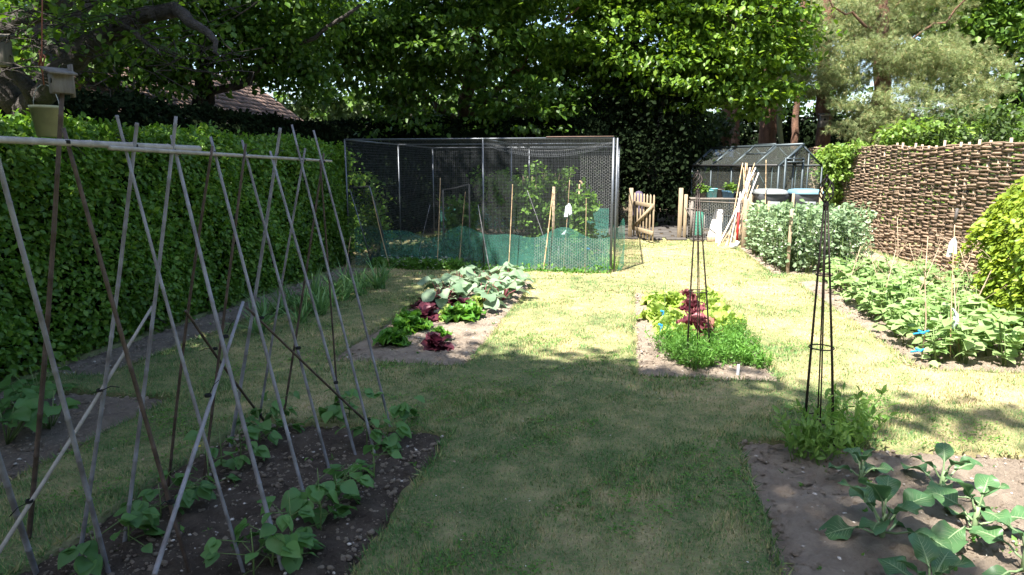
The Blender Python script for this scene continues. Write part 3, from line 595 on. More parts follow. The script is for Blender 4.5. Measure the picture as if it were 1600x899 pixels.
for i in range(95):
    a = (random.uniform(-10, 350), random.uniform(-10, 130)); limb(k, [q(a[0], a[1], 5.8), q(a[0]+random.uniform(-60,60), a[1]+random.uniform(-30,30), 5.7), q(a[0]+random.uniform(-90,90), a[1]+random.uniform(-40,50), 5.6)], .007, .002, 4, .01)
k.build('trunk', M['bark'], at_, True)
k = MB(); e_ = [(*q(150,60,6.0),.7,.5,.3), (*q(40,100,6.3),.5,.4,.3), (*q(270,60,6.0),.6,.4,.25), (*q(60,10,6.2),.7,.5,.3), (*q(200,-60,5.8),1.2,.8,.4)]
crown(k, e_, 2200, .07, clump=.2, per=16, shell=.1); k.build('crown', M['maple'], at_)
# pines and far trees
def pine(label, px, py0, Y, px2, r, ells, n, bm='pbark', lean=0):
    b = AY(px, 300, Y); b.z = 0; tp = AY(px2, -200, Y)
    return tree('pine_tree', label, 'tree', b, [b, b.lerp(tp, .4), tp], r, r*.6, [([b.lerp(tp,.5), b.lerp(tp,.55)+Vector((1.6,-.5,.3)), b.lerp(tp,.6)+Vector((2.2,-.8,.7))],.05,.02), ([b.lerp(tp,.55), b.lerp(tp,.6)+Vector((-1.5,-.4,.3)), b.lerp(tp,.66)+Vector((-2.0,-.6,.4))],.05,.02)] if ells else [],
                ells, n, .15, 'pine', bm, T=TUFT, clump=.23, per=30, flat=.6, shell=.5, up=.3) if ells else tree('pine_tree', label, 'tree', b, [b, b.lerp(tp,.4), tp], r, r*.7, [], [], 0, .1, 'pine', bm)
def E(px, py, Y, a, b, c): p = AY(px, py, Y); return (p.x, p.y, p.z, a, b, c)
pine('broad pine with grey green needles filling the upper right', 1372, 300, 24, 1385, .26, [E(1340,95,24,2.1,1.5,.75),E(1300,75,24,1.4,1.2,.6),E(1440,90,23.5,1.8,1.4,.6),E(1500,120,23.5,1.5,1.3,.8),E(1440,170,23,1.9,1.4,.8),E(1350,180,23.2,1.1,1.1,.7),E(1290,125,24,1.3,1.1,.5),E(1390,215,23,1.3,1,.5),E(1320,22,24.5,1.5,1.1,.45),E(1380,40,24.3,1.2,1,.35),E(1455,20,24.5,1.4,1.1,.45),E(1400,-10,24,1.6,1.1,.4),E(1500,200,23.5,1.0,1,.6)], 27000)
pine('tall pine with dark high branches behind the broad pine', 1388, 300, 28, 1384, .2, [E(1320,10,28,1.8,1.5,.7),E(1430,15,28,2.0,1.5,.6),E(1275,40,28,1.2,1.2,.7),E(1370,45,27.5,1.2,1.2,.45),E(1400,-60,28,3,2,1.0)], 30000)
pine('thick leaning pine trunk directly behind the greenhouse ridge', 1193, 300, 26, 1225, .34, None, 0)
pine('pine trunk with nest box left of the leaning trunk', 1135, 300, 26, 1139, .2, None, 0)
pine('slimmer pine trunk close beside the nest box trunk', 1150, 300, 27, 1152, .16, None, 0)
pine('reddish pine trunk with nest box above the creeper', 1283, 300, 25, 1300, .26, [E(1280,125,25,1.2,1.0,.5)], 1500)
pine('thin mossy green trunk behind the greenhouse', 1221, 300, 25, 1222, .09, None, 0, 'gbark')
pine('thin crooked brown trunk behind the greenhouse gable', 1236, 300, 27, 1270, .13, None, 0)
def leafy(label, px, Y, ells, n, lm='oak', size=.2, name='oak_tree', r=.22, gr=None):
    b = AY(px, 300, Y); b.z = 0; tp = Vector((b.x+.4, b.y, max(e[2] for e in ells)))
    lb = [([b.lerp(tp,.4), Vector(e[:3]).lerp(b.lerp(tp,.6), .4), Vector(e[:3])], .1, .03) for e in ells[:5]]
    return tree(name, label, 'tree', b, [b, b.lerp(tp,.5), tp], r, .06, lb, ells, n, size, lm, group=gr, clump=.5, per=26, shell=.3)
leafy('bright green oak at the far right above the fence', 1570, 25, [E(1560,60,25,2.0,1.8,1.8),E(1590,180,25,1.7,1.5,1.3),E(1470,60,29,2.0,1.5,1.6),E(1530,235,25,1.5,1.2,.7),E(1620,-40,25,3,2,2)], 15000)
leafy('slender leafy tree glimpsed between the pine trunks', 1160, 31, [E(1120,120,31,1.8,1.2,2.6),E(1180,70,31,2,1.2,2),E(1250,180,33,2.2,1.2,1.3),E(1320,190,32,1.8,1.2,1.4)], 6500, 'oak', .2, 'birch_tree', .14)
leafy('leafy tree far behind the spreading dark tree', 640, 32, [E(560,120,32,3.5,2,2.6),E(700,100,32,3.5,2,3),E(820,140,32,3.0,2,3),E(640,0,32,4,2,2.5)], 7000, 'maple', .26, 'beech_tree')
leafy('leafy tree far behind the tiled roof', 330, 30, [E(250,60,30,3.5,2,2.5),E(420,90,30,3.0,2,2.2),E(80,60,30,4,2,3),E(330,-20,30,4,2,2)], 6000, 'maple', .26, 'beech_tree')
leafy('dark yew tree between fruit cage and greenhouse', 1010, 20.5, [E(1010,240,20.5,1.3,1.1,1.3),E(1040,180,21,1.2,1,1.3),E(985,150,21,1.5,1,1.2),E(1075,260,22,.9,.8,1.1),E(1020,300,20.5,1.3,.8,.8),E(960,230,20.5,1.1,.8,1.2)], 15000, 'dark', .12, 'yew_tree')
# shrubs along the back
for i, (px, py, Y, a, c, lb, lm) in enumerate([(1100,205,25,1.2,.9,'grey green bush left of the greenhouse ridge','shrub'),(1160,215,29,1.6,1.0,'dark bush behind the nest box trunks','dark'),(1240,215,29,2.0,1.1,'dark bush between the pine trunks','dark'),(1330,215,28,2.2,1.2,'dark bush under the broad pine','dark'),
        (1440,208,21,1.3,.28,'yellow green bush topping the middle of the woven fence','ivy'),(1510,205,21,1.5,.7,'olive bush behind the woven fence beside the pine','shrub'),(1590,215,22,1.8,.8,'green bush behind the fence at far right','oak')]):
    c0 = AY(px, py, Y); t = thing('bush', lb, 'bush', (c0.x, c0.y, 0)); mb = MB()
    crown(mb, [(0,0,c0.z,a,.9,c), (0,0,max(.5,c0.z*.5),a*.9,.8,max(.5,c0.z*.5))], 3200, .13 if Y < 24 else .17, clump=.3, per=20, shell=.4); mb.build('foliage', M[lm], t)
    mb = MB(); [limb(mb, [(random.uniform(-.2,.2),0,0), (random.uniform(-.5,.5),0,c0.z*.6), (random.uniform(-.9,.9),0,c0.z)], .03, .008, 5) for _ in range(6)]; mb.build('stems', M['bark'], t)
# nest boxes
def nestbox(label, p, s=1.0, rz=0, m='gwood'):
    t = thing('nest_box', label, 'nest box', p, rz, 'wooden nest boxes'); k = MB(); k.box((0,0,.0), (.13*s,.13*s,.2*s), bev=.004); k.build('box_body', M[m], t)
    k = MB(); k.box((0,-.015*s,.115*s), (.17*s,.19*s,.018*s), Euler((.22,0,0))); k.build('lid', M[m], t)
    k = MB(); k.tube([(0,-.066*s,.03*s),(0,-.070*s,.03*s)], .017*s, 12); k.build('entrance_hole', M['gutter'], t); return t
nestbox('small wooden nest box on the left pine trunk', AY(1130,198,25.65), 1.7)
nestbox('small wooden nest box on the slimmer pine trunk', AY(1141,205,25.6), 1.7)
nestbox('small wooden nest box on the reddish pine trunk', AY(1287,190,24.6), 1.9)
nestbox('grey wooden nest box at the left edge on the apple tree', AY(-2,82,5.9), 1.3, .3)
# ------------------------------------------------------------------ bird box on pole and bucket
XR = -2.0
pole_foot = G(45, 840); pole_top = AX(97, 146, -2.28)
bx = thing('bird_box', 'weathered grey wooden bird box on top of the dark pole at left', 'bird box', pole_top, R(-30))
k = MB(); k.box((0,0,.055), (.105,.10,.115), bev=.003); k.build('box_body', M['gwood'], bx)
k = MB(); k.box((.0,.058,.075), (.05,.014,.19)); k.build('back_board', M['gwood'], bx)
k = MB(); k.box((.02,-.01,.125), (.15,.15,.012), Euler((0,.28,0))); k.build('lid', M['gwood'], bx)
k = MB(); k.tube([(.0,-.050,.07),(.0,-.054,.07)], .015, 12); k.build('entrance_hole', M['gutter'], bx)
bx.scale = (.68,.68,.68)
bkp = AY(78, 214, 4.9)
bk = thing('hanging_bucket', 'yellowed plastic bucket hanging on a cord in front of the hedge', 'bucket', bkp)
k = MB(); k.lathe([(0,0),(.088,0),(.115,.215),(.121,.215),(.121,.24),(.113,.24),(.085,.012),(0,.012)], n=28); k.build('bucket_body', M['bucket'], bk, True)
k = MB(); k.tube([(.118*math.cos(a), 0, .235+.17*math.sin(a)) for a in [math.pi*i/12 for i in range(13)]], .003, 5); k.build('handle', M['wire'], bk)
tp = AY(66, -10, 4.9)-bkp
k = MB(); k.tube([(0,0,.40), (.0,0,.55), (tp.x*.6, 0, (tp.z+.5)*.55), tuple(tp)], .005, 5); k.tube([(0,0,.5),(-.03,.01,.56),(.02,-.02,.60),(-.01,0,.66),(.03,.01,.62),(0,0,.52)], .009, 5); k.build('cord', M['rope'], bk)
# ------------------------------------------------------------------ bean frame
bfr = thing('cane_trellis', 'long A frame of lashed bamboo canes over the left bean bed', 'trellis', (XR, 3.4, 0)); O = Vector((XR, 3.4, 0))
def cane(mb, a, b, r=.010, n=7):
    a = Vector(a); b = Vector(b); L = (b-a).length; d = (b-a)/L; P = []; rs = []; s = 0; bend = Vector((random.uniform(-1,1), random.uniform(-1,1), 0))*.006*L
    nodes = []; 
    while s < L: nodes.append(s); s += random.uniform(.17,.27)
    for i, s in enumerate(nodes):
        for ds, k_ in ((-.006, 1.0), (0, 1.22), (.006, 1.0)):
            u = min(max(s+ds, 0), L); P.append(a+d*u+bend*math.sin(math.pi*u/L)); rs.append(r*k_*(1-.25*u/L))
    P.append(b); rs.append(r*.72)
    Q = [P[0]]; q2 = [rs[0]]
    for p_, r_ in zip(P[1:], rs[1:]):
        if (p_-Q[-1]).length > .003: Q.append(p_); q2.append(r_)
    mb.tube(Q, q2, n)
def frame_part(name, a, b, r, m):
    k = MB(); cane(k, Vector(a)-O, Vector(b)-O, r); return k.build(name, M[m], bfr, True)
Rc = [((-150,215),(57,897),'bamboo',.0125),((-20,190),(170,897),'bamboo',.011),((99,200),(297,897),'bamboo_b',.010),((182,180),(381,897),'bamboo',.0085),((268,212),(442,892),'bamboo',.0105),((329,214),(486,816),'bamboo',.0095),((378,219),(516,740),'bamboo',.009),((422,236),(556,714),'bamboo',.0095),((456,195),(587,715),'bamboo',.0085),((490,204),(611,672),'bamboo',.009)]
Lc = [((214,192),(123,877),'bamboo',.010),((275,182),(194,850),'bamboo',.010),((332,228),(263,762),'bamboo_b',.0085),((384,225),(318,752),'bamboo_b',.0085),((438,200),(360,698),'bamboo',.0115),((477,232),(402,672),'bamboo',.0085),((506,240),(443,650),'bamboo_b',.0085),((500,250),(529,645),'bamboo_b',.007)]
feetR, feetL, tiesP = [], [], []
for tp_, ft, m, r in Rc:
    f = G(*ft, -.02); t_p = AX(*tp_, XR-.03); feetR.append(f); frame_part('cane', f, t_p, r, m)
for tp_, ft, m, r in Lc:
    f = G(*ft, -.02); t_p = AX(*tp_, XR+.03); feetL.append(f); frame_part('cane', f, t_p, r, m)
frame_part('pole', pole_foot, pole_top, .012, 'bamboo_b')
frame_part('ridge_pole', AX(311,233,XR), AX(-90,214,XR), .015, 'bamboo_l')
frame_part('ridge_pole', AX(170,231,XR+.01), AX(518,252,XR), .0105, 'bamboo_l')
pR = (Vector((-1.57,0,0)), Vector((1.8,0,.43)).normalized()); pL = (Vector((-2.42,0,0)), Vector((-1.8,0,.42)).normalized())
frame_part('brace', APL(-10,875,pL[0],pL[1]), APL(238,479,pL[0],pL[1]), .009, 'bamboo_l')
frame_part('brace', APL(241,899,pR[0],pR[1]), APL(380,472,pR[0],pR[1]), .010, 'bamboo')
frame_part('brace', APL(418,664,pL[0],pL[1]), APL(290,486,pL[0],pL[1]), .009, 'bamboo_b')
frame_part('brace', APL(599,684,pR[0],pR[1]), APL(385,480,pR[0],pR[1]), .008, 'bamboo_b')
def tie(c):
    k = MB(); c = Vector(c)-O
    for a in range(3): k.ring(c+Vector((0,0,(a-1)*.004)), .0125, .0026, 10, nt_=4)
    d = Vector((random.uniform(-.5,.5), random.uniform(-1,1), random.uniform(-.3,.6))).normalized(); k.tube([c+d*.015, c+d*.05+Vector((0,0,.01)), c+d*.085], .0022, 4); k.build('tie', M['twine'], bfr)
for p in ((103,222),(210,228),(270,235),(333,239),(382,243),(430,247),(474,250),(505,253)): tie(AX(*p, XR))
for p, pl in (((233,496),pL),((156,610),pL),((46,783),pL),((352,526),pR),((325,618),pR),((267,785),pR),((336,545),pL),((406,648),pL),((408,497),pR),((466,544),pR),((525,598),pR),((577,655),pR)): tie(APL(*p, *pl))
# ------------------------------------------------------------------ plants
def bean_plant(label, p, h, n, L, seed, group, sz=1):
    r = random.Random(seed); t = thing('bean_plant', label, 'bean plant', p, 0, group); lm = MB(); st = MB()
    st.tube([(0,0,-.03), (.01,0,h*.5), (.0,.01,h)], [.005,.004,.002], 5)
    for i in range(n):
        z = h*(.15+.85*r.random()); a = r.uniform(0, 6.28); ln = r.uniform(.04,.16); e = Vector((math.cos(a)*ln, math.sin(a)*ln, z+ln*r.uniform(-.1,.5)))
        st.tube([(0,0,z*.9), tuple(e)], [.0025,.0018], 4)
        for q_ in range(3 if r.random() < .6 else 1): one(lm, HEART[r.randrange(4)], tuple(e), a+(q_-1)*1.0 if q_ else a, r.uniform(-.8,.15), L*r.uniform(.6,1.15), r.uniform(-.5,.5))
    lm.build('leaves', M['bean'], t, True); st.build('stem', M['stem'], t); return t
rowR = [(628,672),(604,695),(572,700),(583,745),(545,762),(525,790),(498,800),(500,825),(455,868),(425,885)]
for i, p in enumerate(rowR):
    q_ = G(*p); q_.z = -.03; bean_plant('climbing bean plant, %s from the far end of the right hand row under the canes' % ORD[i], q_, random.uniform(.16,.34), random.randint(7,10), .09, i, 'climbing beans in the right hand row')
rowL = [(520,660),(545,652),(432,672),(405,690),(375,715),(345,728),(325,760),(285,785),(250,805),(200,845),(150,880),(395,900)]
for i, p in enumerate(rowL):
    q_ = G(*p); q_.z = -.03; bean_plant('climbing bean plant, %s from the far end of the left hand row under the canes' % ORD[i], q_, random.uniform(.14,.3), random.randint(6,10), .09, 50+i, 'climbing beans in the left hand row')
k = MB(); q_ = G(311,718); k.tube([(0,0,-.03),(0,0,.08)], .002, 4); fl = thing('yellow_flower', 'tiny yellow flower beside the left bean row', 'flower', q_); k.build('stem', M['stem'], fl)
k = MB(); [one(k, DIAM, (0,0,.08), i*1.05, .3, .022) for i in range(6)]; k.build('petals', M['ypetal'], fl)
# squash plants in the small left bed
for i, (px, py) in enumerate([(18,655),(52,640),(78,668),(10,690),(60,620)]):
    q_ = G(px, py); q_.z = -.03; t = thing('courgette_plant', 'low broad leaved plant, %s from the left in the shaded bed beside the hedge' % ORD[i], 'vegetable plant', q_, 0, 'plants in the shaded side bed'); lm = MB(); st = MB(); r = random.Random(i+90)
    for j in range(12):
        a = r.uniform(0,6.28); ln = r.uniform(.05,.2); e = (math.cos(a)*ln, math.sin(a)*ln, r.uniform(.08,.26)); st.tube([(0,0,0), e], [.005,.003], 4); one(lm, ROUND[r.randrange(4)], e, a, r.uniform(-.5,.3), r.uniform(.08,.16), r.uniform(-.4,.4))
    lm.build('leaves', M['bean'], t, True); st.build('stems', M['stem'], t)
# onions
def onion(label, q_, seed, h=.42, n=16, gr='onion clumps beside the left hedge', m='onion'):
    t = thing('onion_clump', label, 'onion plant', q_, 0, gr); r = random.Random(seed); lm = MB()
    for j in range(n): one(lm, BLADE, (r.gauss(0,.03), r.gauss(0,.03), -.02), r.uniform(0,6.28), r.uniform(.7,1.45), h*r.uniform(.6,1.1), r.uniform(-.5,.5))
    lm.build('leaves', M[m], t, True); return t
ons = [(415,500),(440,490),(455,478),(478,486),(492,470),(512,478),(522,462),(540,470),(548,455),(565,462),(572,447),(590,452),(600,438),(470,505),(402,520),(500,492)]
for i, (px, py) in enumerate(ons): q_ = G(px, py); onion('spiky green onion clump, %s of the row beside the hedge counted as planted' % ORD[i], q_, i, random.uniform(.36,.52), 38)
# lettuces
def lettuce(kind, label, q_, seed, s=1.0, n=34, gr=None):
    m = {'lime':'limelet','green':'greenlet','red':'redlet','dark':'darklet'}[kind]; T = FRILL if kind != 'dark' else ROUND
    t = thing({'lime':'lime_lettuce','green':'green_lettuce','red':'red_lettuce','dark':'dark_lettuce'}[kind], label, 'lettuce', (q_.x, q_.y, -.02), 0, gr); r = random.Random(seed); lm = MB()
    for j in range(n):
        f = j/n; one(lm, T[r.randrange(len(T))], (r.gauss(0,.012), r.gauss(0,.012), .02+.05*f), r.uniform(0,6.28), .12+1.2*f*f+r.uniform(-.15,.2), s*(.19-.07*f)*r.uniform(.8,1.15), r.uniform(-.4,.4))
    lm.build('leaves', M[m], t, True); return t
LL = [(1030,478,'lime',1.2,'bright lime lettuce at the far left corner of the centre bed'),(1052,478,'lime',1.0,'bright lime lettuce second from left at the far edge of the centre bed'),(1028,500,'lime',1.1,'bright lime lettuce left of the blue clips, second row'),(1055,506,'lime',1.0,'bright lime lettuce beside the upper blue clip'),
      (1075,472,'red',.9,'frilly red lettuce furthest away in the centre bed'),(1080,490,'red',1.1,'frilly red lettuce, middle of three behind the obelisk'),(1088,522,'red',1.25,'frilly red lettuce nearest, at the obelisk base'),
      (1105,474,'lime',1.0,'pale lime lettuce just right of the far red lettuce'),(1112,488,'lime',1.0,'pale lime lettuce right of the middle red lettuce'),(1122,500,'lime',1.1,'pale lime lettuce halfway down the right side of the centre bed'),(1118,518,'lime',1.2,'large pale lime lettuce right of the nearest red lettuce'),(1135,512,'lime',1.0,'pale lime lettuce against the right edge of the centre bed'),(1065,530,'lime',.9,'pale lime lettuce left of the nearest red lettuce'),(1042,520,'lime',.9,'lime lettuce beside the lower blue clip')]
for i, (px, py, kd, s, lb) in enumerate(LL): lettuce(kd, lb, G(px, py), 200+i, s*1.15)
LM = [(665,497,'dark',1.3,'dark purple lettuce at the left of the mid left bed'),(668,478,'dark',1.1,'dark purple lettuce behind the leftmost dark one'),(725,485,'dark',1.2,'dark purple lettuce among the pale leaves'),(714,475,'dark',.9,'small dark purple lettuce beneath the pale leaves'),(682,542,'dark',1.0,'lone dark purple lettuce in the near bare soil'),(686,530,'green',.8,'small green lettuce behind the lone dark one'),
      (720,500,'green',1.3,'bright green lettuce beside the blue label'),(736,495,'green',1.2,'bright green lettuce right of the blue label one'),(705,497,'lime',1.0,'yellow green lettuce at the blue label'),(640,508,'green',1.2,'green lettuce left of the dark purple pair'),(650,515,'green',1.0,'green lettuce in front of the dark purple pair'),(626,522,'green',1.1,'green lettuce near the left edge of the mid left bed'),(614,538,'green',1.1,'nearest green lettuce at the left edge of the mid left bed'),(745,480,'lime',.9,'yellow green lettuce under the pale leaves at right')]
for i, (px, py, kd, s, lb) in enumerate(LM): lettuce(kd, lb, G(px, py), 300+i, s*.92)
# pale cabbages
pc = [(700,468),(725,462),(752,468),(775,458),(742,452),(768,447),(790,447),(715,452),(800,452),(690,478),(755,480),(786,470)]
for i, (px, py) in enumerate(pc):
    q_ = G(px, py); t = thing('pale_cabbage', 'large pale green leafy cabbage, %s of the sunlit clump in the mid left bed' % ORD[i], 'cabbage', q_, 0, 'pale cabbages in the mid left bed'); r = random.Random(400+i); lm = MB(); st = MB()
    for j in range(13):
        a = r.uniform(0,6.28); f = r.random(); ln = r.uniform(.06,.2); e = (math.cos(a)*ln, math.sin(a)*ln, .08+.22*f); st.tube([(0,0,0), (e[0]*.5,e[1]*.5,e[2]*.7), e], [.008,.006,.005], 5); one(lm, ROUND[r.randrange(4)], e, a, r.uniform(-.5,.35), r.uniform(.16,.25), r.uniform(-.5,.5))
    lm.build('leaves', M['pale'], t, True); st.build('stalks', M['redlet'], t)
# herbs in the centre bed
for i, (px, py, s) in enumerate([(1040,545,1.0),(1050,560,1.1),(1070,570,1.1),(1090,575,1.1),(1110,570,1.05),(1130,565,1.1),(1150,560,1.1),(1140,545,1.1),(1165,548,1.0),(1150,530,1.1),(1075,555,1.1),(1100,555,1.1),(1060,545,1.1),(1185,572,.7),(1165,568,.9),(1120,550,1.1)]):
    q_ = G(px, py); t = thing('herb_clump', 'feathery green herb clump, %s of those at the near end of the centre bed' % ORD[i], 'herb', (q_.x,q_.y,-.02), 0, 'herb clumps at the near end of the centre bed'); lm = MB(); nn = 34; r = random.Random(500+i)
    for j in range(nn):
        a = r.uniform(0,6.28); el = r.uniform(.75,1.5); L = .24*s*r.uniform(.6,1.1); d = Vector((math.cos(a)*math.cos(el), math.sin(a)*math.cos(el), math.sin(el))); o = Vector((r.gauss(0,.04), r.gauss(0,.04), 0)); lm.tube([o, o+d*L], [.002,.001], 3, caps=False)
        m_n = 16; us = rng.uniform(.25, 1, m_n); P = np.array([list(o+d*L*u) for u in us]); scatter(lm, NARROW, P, rnd(m_n)+np.array(d)*.5, rnd(m_n)+np.array([0,0,1]), .03+.03*rng.random(m_n))
    lm.build('leaves', M['herb'], t)
# sweet peas round near obelisk
for i, (px, py, s) in enumerate([(1255,715,1.1),(1280,720,1.1),(1300,712,1.3),(1320,706,1.4),(1340,695,1.3),(1270,700,1.1),(1300,690,1.2),(1245,705,.9),(1325,690,1.4)]):
    q_ = G(px, py); t = thing('sweet_pea', 'young sweet pea plant, %s of those round the foot of the near obelisk' % ORD[i], 'sweet pea', (q_.x,q_.y,-.03), 0, 'sweet peas round the near obelisk'); lm = MB(); r = random.Random(600+i)
    for j in range(9):
        a = r.uniform(0,6.28); el = r.uniform(.7,1.5); L = .30*s*r.uniform(.5,1.1); d = Vector((math.cos(a)*math.cos(el), math.sin(a)*math.cos(el), math.sin(el))); o = Vector((r.gauss(0,.04), r.gauss(0,.04), 0)); lm.tube([o, o+d*L], [.0025,.0015], 3, caps=False)
        m_n = 9; us = rng.uniform(.2, 1, m_n); P = np.array([list(o+d*L*u) for u in us]); scatter(lm, (SIMPLE[0]*np.array([.6,1,1], np.float32), SIMPLE[1]), P, rnd(m_n)*.7+np.array([0,0,.7]), rnd(m_n)*.6+np.array([0,0,1]), .045+.03*rng.random(m_n))
    lm.build('leaves', M['pea'], t)
# kale / brassicas
def brassica(label, px, py, seed, h, n, L):
    q_ = G(px, py); t = thing('brassica_plant', label, 'cabbage', (q_.x, q_.y, -.035), 0, 'young brassicas in the near right bed'); r = random.Random(seed)
    st = MB(); st.tube([(0,0,0),(0,0,h*.35),(.005,0,h*.5)], [.016,.013,.010], 8); st.build('stem', M['rib'], t)
    off = r.uniform(0,6)
    for j in range(n):
        a = off+j*2.4; f = j/(n-1); el = .12+1.25*f; pl = (.09+.05*r.random())*(1-.35*f)*L/.2; z0 = h*(.12+.32*f); d = Vector((math.cos(a)*math.cos(el), math.sin(a)*math.cos(el), math.sin(el)))
        e = Vector((0,0,z0))+d*pl; lf = MB(); s_ = L*r.uniform(.8,1.12)*(1-.25*f); T = KALE[r.randrange(6)]; el2 = el-.25+r.uniform(-.15,.15); one(lf, T, tuple(e), a, el2, s_, r.uniform(-.35,.35)); 
        # rib follows the middle column of the leaf
        V = lf.V[0]; mid = V.reshape(-1, 7, 3)[:, 3]; nn_ = np.array([-math.cos(a)*math.sin(el2), -math.sin(a)*math.sin(el2), math.cos(el2)])
        lf.tube([(0,0,z0)]+[tuple(e.lerp(Vector((0,0,z0)), .45)-Vector((0,0,.008)))]+[tuple(m2+nn_*.0008) for m2 in mid[:-1]], [.0065,.0055]+[.0048*(1-.085*q) for q in range(len(mid)-1)], 5, m=1)
        for q in range(2, 9, 1):
            rr_ = V.reshape(-1, 7, 3)
            for c_ in (1, 5): lf.tube([tuple(mid[q-1]+nn_*.001), tuple(rr_[q, 3+(1 if c_ == 5 else -1)]+nn_*.0012), tuple(rr_[min(q+1, 10), c_]+nn_*.001)], [.0011,.0008,.0004], 3, m=1, caps=False)
        lf.build('leaf', [M['kale'], M['rib']], t, True)
    return t
brassica('large blue green brassica plant left of centre in the near right bed', 1378, 838, 1, .30, 10, .20)
brassica('brassica plant with upright leaves furthest back in the near right bed', 1470, 772, 2, .34, 7, .18)
brassica('brassica plant with pale upright stalk at right in the near right bed', 1522, 832, 3, .34, 8, .19)
brassica('brassica plant cut by the bottom edge of the picture', 1450, 940, 4, .22, 9, .17)
brassica('brassica plant cut by the right edge of the picture', 1600, 890, 5, .34, 7, .18)
brassica('small dark brassica plant just in front of the sweet peas', 1345, 748, 6, .22, 7, .14)
# broad beans
def broad(seed):
    r = random.Random(seed); t = thing('broad_bean', 'pale green broad bean plant with white flowers in the far right block', 'broad bean', (0,0,0), 0, 'broad bean plants in the far right block'); lm = MB(); fm = MB(); st = MB()
    for s_ in range(4):
        a = r.uniform(0,6.28); o = Vector((math.cos(a)*.07, math.sin(a)*.07, 0)); hh = r.uniform(.92,1.16); tip = o*1.9+Vector((0,0,hh)); st.tube([o, (o+tip)/2, tip], [.008,.006,.003], 4)
        n_ = 34; us = rng.uniform(.12, 1, n_); P = np.array([list(o.lerp(tip, u)) for u in us])+rnd(n_)*np.array([.05,.05,.02]); scatter(lm, SIMPLE, P, rnd(n_)*np.array([1,1,.4])+np.array([0,0,.3]), rnd(n_)*.5+np.array([0,0,1]), .07+.04*rng.random(n_))
        n_ = 9; us = rng.uniform(.3, .8, n_); P = np.array([list(o.lerp(tip, u)) for u in us])+rnd(n_)*.03; scatter(fm, DIAM, P, rnd(n_), rnd(n_), .03+.015*rng.random(n_))
    lm.build('leaves', M['bbean'], t); tag(fm.build('blossom', M['petal'], t), kind='stuff'); st.build('stems', M['stem'], t); return t
bp = [broad(i) for i in range(4)]; cnt = 0
for i in range(6):
    for j in range(13):
        x = 2.58+i*.245+random.uniform(-.06,.06); y = 12.0+j*.28+random.uniform(-.06,.06); z_ = -.03
        if y > 14.0 and x < 2.9 and False: continue
        if cnt < 4: o = bp[cnt]; o.location = (x,y,z_); o.rotation_euler.z = random.uniform(0,6)
        else: dup(bp[cnt % 4], (x,y,z_), random.uniform(0,6), random.uniform(.88,1.06)*(1-.05*max(0,y-12.8)))
        cnt += 1
# row beans right
def rowbean(seed):
    r = random.Random(seed); t = thing('dwarf_bean', 'bushy light green dwarf bean plant in the twiggy right hand bed', 'bean plant', (0,0,0), 0, 'dwarf bean plants in the twiggy bed'); lm = MB(); st = MB()
    for s_ in range(4):
        a = r.uniform(0,6.28); o = Vector((math.cos(a)*.05, math.sin(a)*.05, 0)); tip = o*2.6+Vector((0,0,r.uniform(.32,.5))); st.tube([o, tip], [.006,.003], 4)
        for q in range(9):
            u = r.uniform(.2,1); p = o.lerp(tip, u)+Vector((r.gauss(0,.06), r.gauss(0,.06), r.gauss(0,.02))); one(lm, HEART[r.randrange(4)], tuple(p), r.uniform(0,6.28), r.uniform(-.5,.4), r.uniform(.07,.12), r.uniform(-.4,.4))
    lm.build('leaves', M['rbean'], t, True); st.build('stems', M['stem'], t); return t
rp = [rowbean(700+i) for i in range(4)]; cnt = 0
for i in range(5):
    for j in range(15):
        y = 6.6+j*.31+random.uniform(-.06,.06); x = 2.80+i*.28+random.uniform(-.06,.06)+.02*j
        if (y < 6.8 and i > 2) or (i == 4 and y < 8.3): continue
        if cnt < 4: o = rp[cnt]; o.location = (x,y,-.03); o.scale = (1,1,.9)
        else: o = dup(rp[cnt % 4], (x,y,-.03), random.uniform(0,6), random.uniform(.95,1.25))
        cnt += 1
def stick(name, label, cat, pts, r, m, gr=None, twigs=0):
    b = Vector(pts[0]); t = MB(); limb(t, [Vector(p)-b for p in pts], r, r*.5, 5, .008)
    for i in range(twigs):
        u = random.uniform(.35,.95); p = b.lerp(Vector(pts[-1]), u)-b; t.tube([p, p+Vector((random.uniform(-.25,.25), random.uniform(-.2,.2), random.uniform(.05,.3)))], [r*.4,.0015], 4)
    o = t.build(name, M[m], loc=b); return tag(o, label, cat, gr)
PS = [(1320,470,1345,385),(1370,500,1400,390),(1400,440,1402,340),(1440,565,1450,370),(1505,520,1560,400),(1450,470,1420,380),(1500,560,1490,430),(1480,480,1530,370),(1385,470,1360,400),(1425,480,1470,380),(1535,500,1500,390)]
for i, (a, b, c, d) in enumerate(PS):
    p = G(a, b); t2 = AY(c, d, p.y+.1); stick('pea_stick', 'dry forked twig standing among the dwarf beans, %s as numbered from the far left' % ORD[i], 'pea stick', [p, t2], .008, 'twig', 'dry twigs among the dwarf beans', 7)
